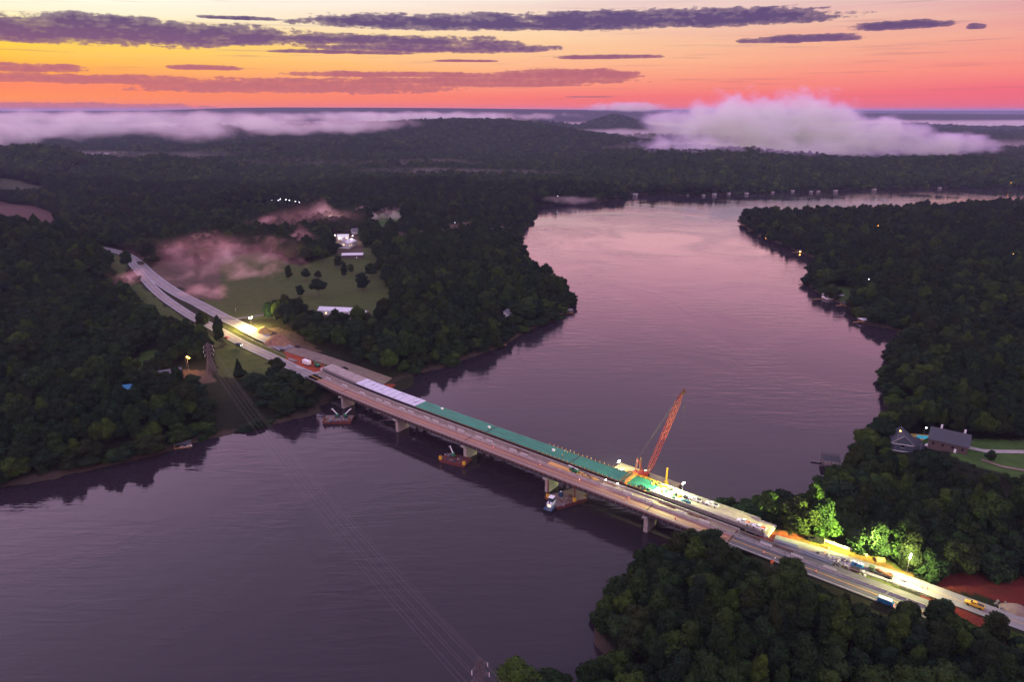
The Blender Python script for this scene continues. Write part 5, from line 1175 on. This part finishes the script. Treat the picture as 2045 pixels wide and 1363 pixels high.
# single trees of the meadow and the grass by the pylon
MT = [(637, 592, 0, .85), (725, 580, 1, .9), (688, 555, 4, .62), (678, 535, 1, .7), (578, 560, 4, .6), (612, 562, 3, .7), (600, 592, 1, .55), (570, 612, 3, .6), (636, 560, 3, .55), (650, 525, 0, .8), (700, 545, 1, .5), (742, 556, 2, .7), (478, 754, 6, .66), (757, 440, 0, 1.3), (772, 436, 1, 1.3), (1975, 922, 1, .3)]
for a, b, k_, sc_ in MT:
    q = G(a, b, 11); tree_obj('meadow_tree' if a < 800 and k_ != 6 else NM[k_], 'lone %s standing in open grass %s' % (('round tree', 'dense round tree', 'broad tree', 'leafy tree', 'slender tree', 'bushy tree', 'dark cone shaped cedar')[k_], 'at photo spot between meadow and road'), k_, (q[0], q[1], q[2]-.2), a*.7, (sc_*1.55, sc_*1.3), None)
lone = [o for o in SC.objects if o.parent is None and str(o.get('label', '')).startswith('lone ')]
wh_ = ['largest in the middle of the meadow', 'on the right side of the meadow, below the barn', 'just left of the barn front', 'at the upper meadow under the barn', 'farthest left on the meadow', 'left of the large middle meadow tree', 'smallest, low on the left meadow', 'at the misty left of the meadow', 'directly above the large middle meadow tree', 'at the top left rim of the meadow', 'small, between barn and middle of the meadow', 'at the right rim of the meadow', 'beside the lattice pylon', 'left of a pair on the distant green field', 'right of a pair on the distant green field', 'tiny, on the lawn below the driveway']
for o, t_ in zip(lone, wh_): o['label'] = o['label'].split(' standing')[0]+' '+t_
# the rest of the woodland: one object, instanced
rest = np.setdiff1d(np.arange(len(X)), near)
fm = bpy.data.meshes.new('forest'); nr_ = len(rest); fm.vertices.add(nr_); fm.vertices.foreach_set('co', np.stack([X[rest], Y[rest], Z[rest]-.3], 1).astype(np.float32).ravel())
dfl = dep[rest]
def fa(nm, tp, arr): a_ = fm.attributes.new(nm, tp, 'POINT'); a_.data.foreach_set('vector' if tp == 'FLOAT_VECTOR' else 'value', arr)
fa('kindex', 'INT', (kd[rest] % 5).astype(np.int32)); fa('rotz', 'FLOAT_VECTOR', np.stack([0*rot[rest], 0*rot[rest], rot[rest]], 1).astype(np.float32).ravel())
fa('siz', 'FLOAT_VECTOR', np.stack([ws_[rest]*SCL[rest], ws_[rest]*SCL[rest], hs_[rest]*np.minimum(SCL[rest], 1+.45*(SCL[rest]-1))], 1).astype(np.float32).ravel())
fa('lod', 'BOOLEAN', (dfl > 1500))
fo = bpy.data.objects.new('forest', fm); SC.collection.objects.link(fo); fm.materials.append(M_fol)
tag(fo, 'dense dark green woodland covering the lake shores and the hills beyond', 'forest', None, 'stuff')
ng = bpy.data.node_groups.new('forest_scatter', 'GeometryNodeTree'); ng.interface.new_socket('Geometry', in_out='INPUT', socket_type='NodeSocketGeometry'); ng.interface.new_socket('Geometry', in_out='OUTPUT', socket_type='NodeSocketGeometry')
N = ng.nodes; Lk = ng.links
gi = N.new('NodeGroupInput'); go = N.new('NodeGroupOutput')
def na(nm, tp): a_ = N.new('GeometryNodeInputNamedAttribute'); a_.data_type = tp; a_.inputs[0].default_value = nm; return a_.outputs[0]
crown_src = {}
for o in SC.objects:
    if o.name.split('.')[0] == 'crown' and o.data in CR and CR.index(o.data) not in crown_src: crown_src[CR.index(o.data)] = o
jn = N.new('GeometryNodeJoinGeometry')
for k_ in [q for q in sorted(crown_src, reverse=True) if q not in (4, 6)]:
    oi = N.new('GeometryNodeObjectInfo'); oi.inputs['Object'].default_value = crown_src[k_]; oi.inputs['As Instance'].default_value = True; oi.transform_space = 'ORIGINAL'; Lk.new(oi.outputs['Geometry'], jn.inputs[0])
lod = na('lod', 'BOOLEAN'); nt_ = N.new('FunctionNodeBooleanMath'); nt_.operation = 'NOT'; Lk.new(lod, nt_.inputs[0])
def iop(inst, sel, pick):
    n_i = N.new('GeometryNodeInstanceOnPoints'); Lk.new(gi.outputs[0], n_i.inputs['Points']); Lk.new(inst, n_i.inputs['Instance']); Lk.new(sel, n_i.inputs['Selection'])
    n_i.inputs['Pick Instance'].default_value = True; Lk.new(na('kindex', 'INT'), n_i.inputs['Instance Index'])
    Lk.new(na('rotz', 'FLOAT_VECTOR'), n_i.inputs['Rotation']); Lk.new(na('siz', 'FLOAT_VECTOR'), n_i.inputs['Scale']); return n_i.outputs[0]
i1 = iop(jn.outputs[0], nt_.outputs[0], True)
jf = N.new('GeometryNodeJoinGeometry')
for k_ in range(4):
    ic = N.new('GeometryNodeMeshIcoSphere'); ic.inputs['Radius'].default_value = 1.0; ic.inputs['Subdivisions'].default_value = 3
    ntx = N.new('ShaderNodeTexNoise'); ntx.noise_dimensions = '4D'; ntx.inputs['W'].default_value = k_*3.1; ntx.inputs['Scale'].default_value = 2.2; ntx.inputs['Detail'].default_value = 3
    po = N.new('GeometryNodeInputPosition'); vm = N.new('ShaderNodeVectorMath'); vm.operation = 'SCALE'; Lk.new(po.outputs[0], vm.inputs[0])
    mr_ = N.new('ShaderNodeMapRange'); Lk.new(ntx.outputs[0], mr_.inputs[0]); mr_.inputs[1].default_value = .3; mr_.inputs[2].default_value = .7; mr_.inputs[3].default_value = .55; mr_.inputs[4].default_value = 1.35; Lk.new(mr_.outputs[0], vm.inputs['Scale'])
    spn = N.new('GeometryNodeSetPosition'); Lk.new(ic.outputs[0], spn.inputs[0]); Lk.new(vm.outputs[0], spn.inputs['Position'])
    tf = N.new('GeometryNodeTransform'); Lk.new(spn.outputs[0], tf.inputs[0]); tf.inputs['Scale'].default_value = (5.2, 5.2, 6.5); tf.inputs['Translation'].default_value = (0, 0, 8.0)
    sm = N.new('GeometryNodeSetMaterial'); Lk.new(tf.outputs[0], sm.inputs[0]); sm.inputs['Material'].default_value = M_fol
    g2 = N.new('GeometryNodeGeometryToInstance'); Lk.new(sm.outputs[0], g2.inputs[0]); Lk.new(g2.outputs[0], jf.inputs[0])
i2 = iop(jf.outputs[0], lod, True)
jo = N.new('GeometryNodeJoinGeometry'); Lk.new(i1, jo.inputs[0]); Lk.new(i2, jo.inputs[0]); Lk.new(jo.outputs[0], go.inputs[0])
md = fo.modifiers.new('scatter', 'NODES'); md.node_group = ng
print('trees in forest', nr_, 'near', len(near))

# ------------------------------------------------------------------ haze, fog banks and mist
def vol_box(name, lo, hi, m, label=None, cat=None):
    c_ = [(a+b)/2 for a, b in zip(lo, hi)]; o = MB().box(0, 0, 0, hi[0]-lo[0], hi[1]-lo[1], hi[2]-lo[2]).build(name, m, None, c_); tag(o, label, cat, None, 'stuff'); return o
hz_ = bpy.data.materials.new('haze_air'); hz_.use_nodes = True; g = NT(hz_.node_tree)
pv = g.n('ShaderNodeVolumePrincipled', ins={'Color': (.56, .60, 1.0, 1), 'Density': 4.2e-5, 'Anisotropy': .1}); g.n('ShaderNodeOutputMaterial', ins={1: pv.outputs[0]})
vol_box('haze', (-45000, -400, -6), (45000, 43000, 214), hz_, 'thin violet haze over the lake and hills', 'haze')
def fog(name, label, blobs, dens, col, nscale, amp_, lo_e=0.05, hi_e=.55, seed=0.0, stretch=(1, 1, 1.6), aniso=.0, det=6.0, step=.12):
    """blobs: (x, y, z, rx, ry, rz) in metres"""
    m = bpy.data.materials.new(name+'_vapour'); m.use_nodes = True; g = NT(m.node_tree); geo = g.n('ShaderNodeNewGeometry'); F_ = None
    for bx, by, bz_, ax_, ay_, az_ in blobs:
        v = g.n('ShaderNodeVectorMath', operation='SUBTRACT', ins={0: geo.outputs['Position'], 1: (bx, by, bz_)})
        v = g.n('ShaderNodeVectorMath', operation='DIVIDE', ins={0: v.outputs[0], 1: (ax_, ay_, az_)})
        d_ = g.n('ShaderNodeVectorMath', operation='DOT_PRODUCT', ins={0: v.outputs[0], 1: v.outputs[0]}); f = g.m('SUBTRACT', 1.0, d_.outputs['Value'])
        F_ = f if F_ is None else g.m('MAXIMUM', F_, f)
    mp_ = g.n('ShaderNodeMapping', ins={0: geo.outputs['Position'], 1: (seed, seed, 0), 3: tuple(nscale*q_ for q_ in stretch)})
    tx = g.n('ShaderNodeTexNoise', ins={'Vector': mp_.outputs[0], 'Scale': 1.0, 'Detail': det, 'Roughness': .58})
    b_ = g.m('ADD', F_, g.m('MULTIPLY', g.m('SUBTRACT', tx.outputs[0], .5), amp_)); dn_ = g.m('MULTIPLY', g.mr(b_, lo_e, hi_e, smooth=True), dens)
    pv = g.n('ShaderNodeVolumeScatter', ins={'Color': col+(1,), 'Density': dn_, 'Anisotropy': aniso}); g.n('ShaderNodeOutputMaterial', ins={1: pv.outputs[0]})
    m.cycles.volume_step_rate = step
    k_ = 1+amp_*.18
    lo = [min(q[i]-q[i+3]*k_ for q in blobs) for i in range(3)]; hi = [max(q[i]+q[i+3]*k_ for q in blobs) for i in range(3)]
    return vol_box(name, lo, hi, m, label, 'mist')
def fb(cx, cy, wx, wy, Yd, dep_):
    q = PY(cx, cy, Yd); k_ = Yd/FPX*1.03; return (q[0], q[1], q[2], wx*k_, dep_, wy*k_)
fog('cloud_bank', 'big billowing lavender cloud lying over the far hills',
    [fb(1470, 250, 105, 56, 2500, 240), fb(1585, 252, 115, 60, 2550, 260), fb(1690, 276, 130, 44, 2500, 240), fb(1400, 306, 120, 34, 2380, 190), fb(1550, 306, 220, 42, 2430, 230), fb(1370, 244, 90, 22, 2700, 180), fb(1860, 288, 130, 22, 2450, 150), fb(1250, 213, 80, 9, 3000, 120), fb(1780, 262, 60, 26, 2520, 160)],
    .022, (.46, .35, .60), .0120, 4.4, seed=30, lo_e=.0, hi_e=.8, step=.08, stretch=(1, 1, 1.3))
rf_ = random.Random(14); fbl = []
for k_ in range(26):
    cx_ = -80+1060*(k_+rf_.uniform(-.8, .8))/25; top_, bot_ = 222+.022*max(cx_, 0), 292-.045*max(cx_, 0)
    hy_ = rf_.uniform(15, 28)*(1-.5*max(cx_, 0)/1000); cy_ = rf_.uniform(top_+hy_*.6, bot_-hy_*.5)
    far_ = cx_ > 720
    if far_: hy_ = min(hy_, 11); cy_ = min(cy_, 240-hy_*.3)
    fbl.append(fb(cx_, cy_, rf_.uniform(60, 125), hy_, rf_.uniform(4150, 4500) if far_ else rf_.uniform(2350, 2900), rf_.uniform(120, 220)))
fog('fog_bank', 'long pale pink fog bank rolling over the hills above the left woods', fbl+[fb(200, 236, 420, 14, 2900, 260), fb(800, 232, 330, 9, 4500, 220)],
    .0170, (.62, .46, .58), .0100, 4.0, seed=12, lo_e=.0, hi_e=1.6, stretch=(1, 1, 1.7))
fog('fog_layer', 'distant low sheet of pink fog lying in the valleys under the horizon',
    [(-500, 6300, 25, 5200, 1700, 62), (5200, 7600, 25, 3000, 1500, 60), (0, 11500, 25, 11000, 2600, 95)], .0022, (.76, .56, .64), .0016, 1.5, seed=5, lo_e=.0, hi_e=1.2, step=.1)
fog('valley_mist', 'thin mist filling the valleys between the wooded ridges',
    [(950, 2750, 28, 900, 170, 40), (2300, 2850, 30, 700, 240, 42), (-1500, 2250, 30, 700, 150, 34), (-500, 2050, 26, 500, 120, 22), (950, 4150, 38, 1500, 420, 44), (-150, 1780, 22, 380, 80, 18), (300, 3300, 40, 600, 150, 34)], .0095, (.50, .39, .48), .0042, 2.2, seed=15, lo_e=.15, hi_e=1.5, step=.08, stretch=(1, 1.4, 3))
fog('sunset_tinted_mist', 'pink mist drifting over the bare ground beside the curving road',
    [fb(350, 512, 75, 26, 745, 34), fb(455, 505, 75, 30, 770, 34), fb(535, 500, 60, 30, 800, 34), fb(610, 480, 60, 26, 860, 34), fb(250, 555, 50, 18, 640, 22), fb(415, 590, 60, 22, 610, 22), fb(480, 548, 90, 26, 700, 28), fb(540, 455, 70, 22, 930, 34), fb(400, 480, 70, 20, 850, 30)], .075, (1.0, .50, .50), .042, 7.0, seed=3, lo_e=.3, hi_e=3.6, stretch=(1, .6, 1.3))  # reddish sunset light is put into the scatter colour
fog('sunset_tinted_mist', 'rose coloured mist plume rising beside the lit white houses',
    [fb(640, 436, 36, 34, 1040, 30), fb(680, 442, 40, 24, 1040, 30), fb(640, 478, 50, 24, 960, 30)], .06, (1.0, .58, .56), .038, 6.0, seed=8, lo_e=.2, hi_e=2.8, stretch=(1, 1, 1.0))  # rose of the sunset painted into the vapour colour
fog('mist_wisp', 'thin mist wisps over the dark woods between meadow and lake', [fb(830, 478, 110, 20, 900, 34), fb(950, 468, 80, 18, 930, 34), fb(760, 430, 60, 18, 1080, 34)], .04, (.95, .62, .6), .034, 6.0, seed=2, lo_e=.25, hi_e=1.3)
fog('sunset_tinted_mist', 'soft rosy veil hanging over the field and the trees behind the curving road', [fb(430, 515, 190, 50, 760, 70), fb(620, 452, 130, 42, 980, 60)], .0065, (1.0, .50, .50), .022, 2.4, seed=41, lo_e=-.1, hi_e=1.4)  # veil colour carries the sunset's red light
fog('mist_wisp', 'pale rose mist sheet across the upper meadow edge', [fb(560, 530, 60, 22, 740, 26), fb(330, 560, 60, 22, 660, 24), fb(300, 500, 60, 18, 800, 26)], .06, (1.0, .55, .55), .045, 7.0, seed=22, lo_e=.4, hi_e=3.6, stretch=(1, .6, 1.3))  # same sunset red mixed into the vapour colour
fog('mist_wisp', 'pale mist strip in the valley behind the left wooded hill', [fb(440, 328, 90, 7, 2200, 90), fb(600, 345, 120, 6, 2150, 90), fb(230, 316, 110, 10, 2400, 120)], .014, (.95, .8, .88), .010, 2.6, seed=6, lo_e=.2, hi_e=1.1)
fog('mist_wisp', 'small pale mist puffs above the distant woods in the middle', [fb(575, 385, 30, 9, 1500, 40), fb(850, 372, 55, 12, 1600, 40), fb(1020, 340, 40, 8, 2100, 50), fb(760, 335, 50, 8, 2200, 60), fb(1140, 400, 60, 9, 1330, 30)], .016, (.95, .76, .8), .026, 4.2, seed=9, lo_e=.2, hi_e=1.9)
fog('mist_wisp', 'mist lying at the foot of the conical hill', [fb(1180, 272, 60, 8, 4300, 160), fb(1240, 290, 70, 9, 3300, 120), fb(1110, 262, 50, 6, 4300, 150)], .008, (.93, .84, .92), .008, 2.3, seed=4, lo_e=.1, hi_e=1.0)
for o in SC.objects:
    if o.type == 'MESH' and o.name.startswith(('cloud_bank', 'fog_', 'sunset_tinted_mist', 'mist_wisp', 'haze')): pass
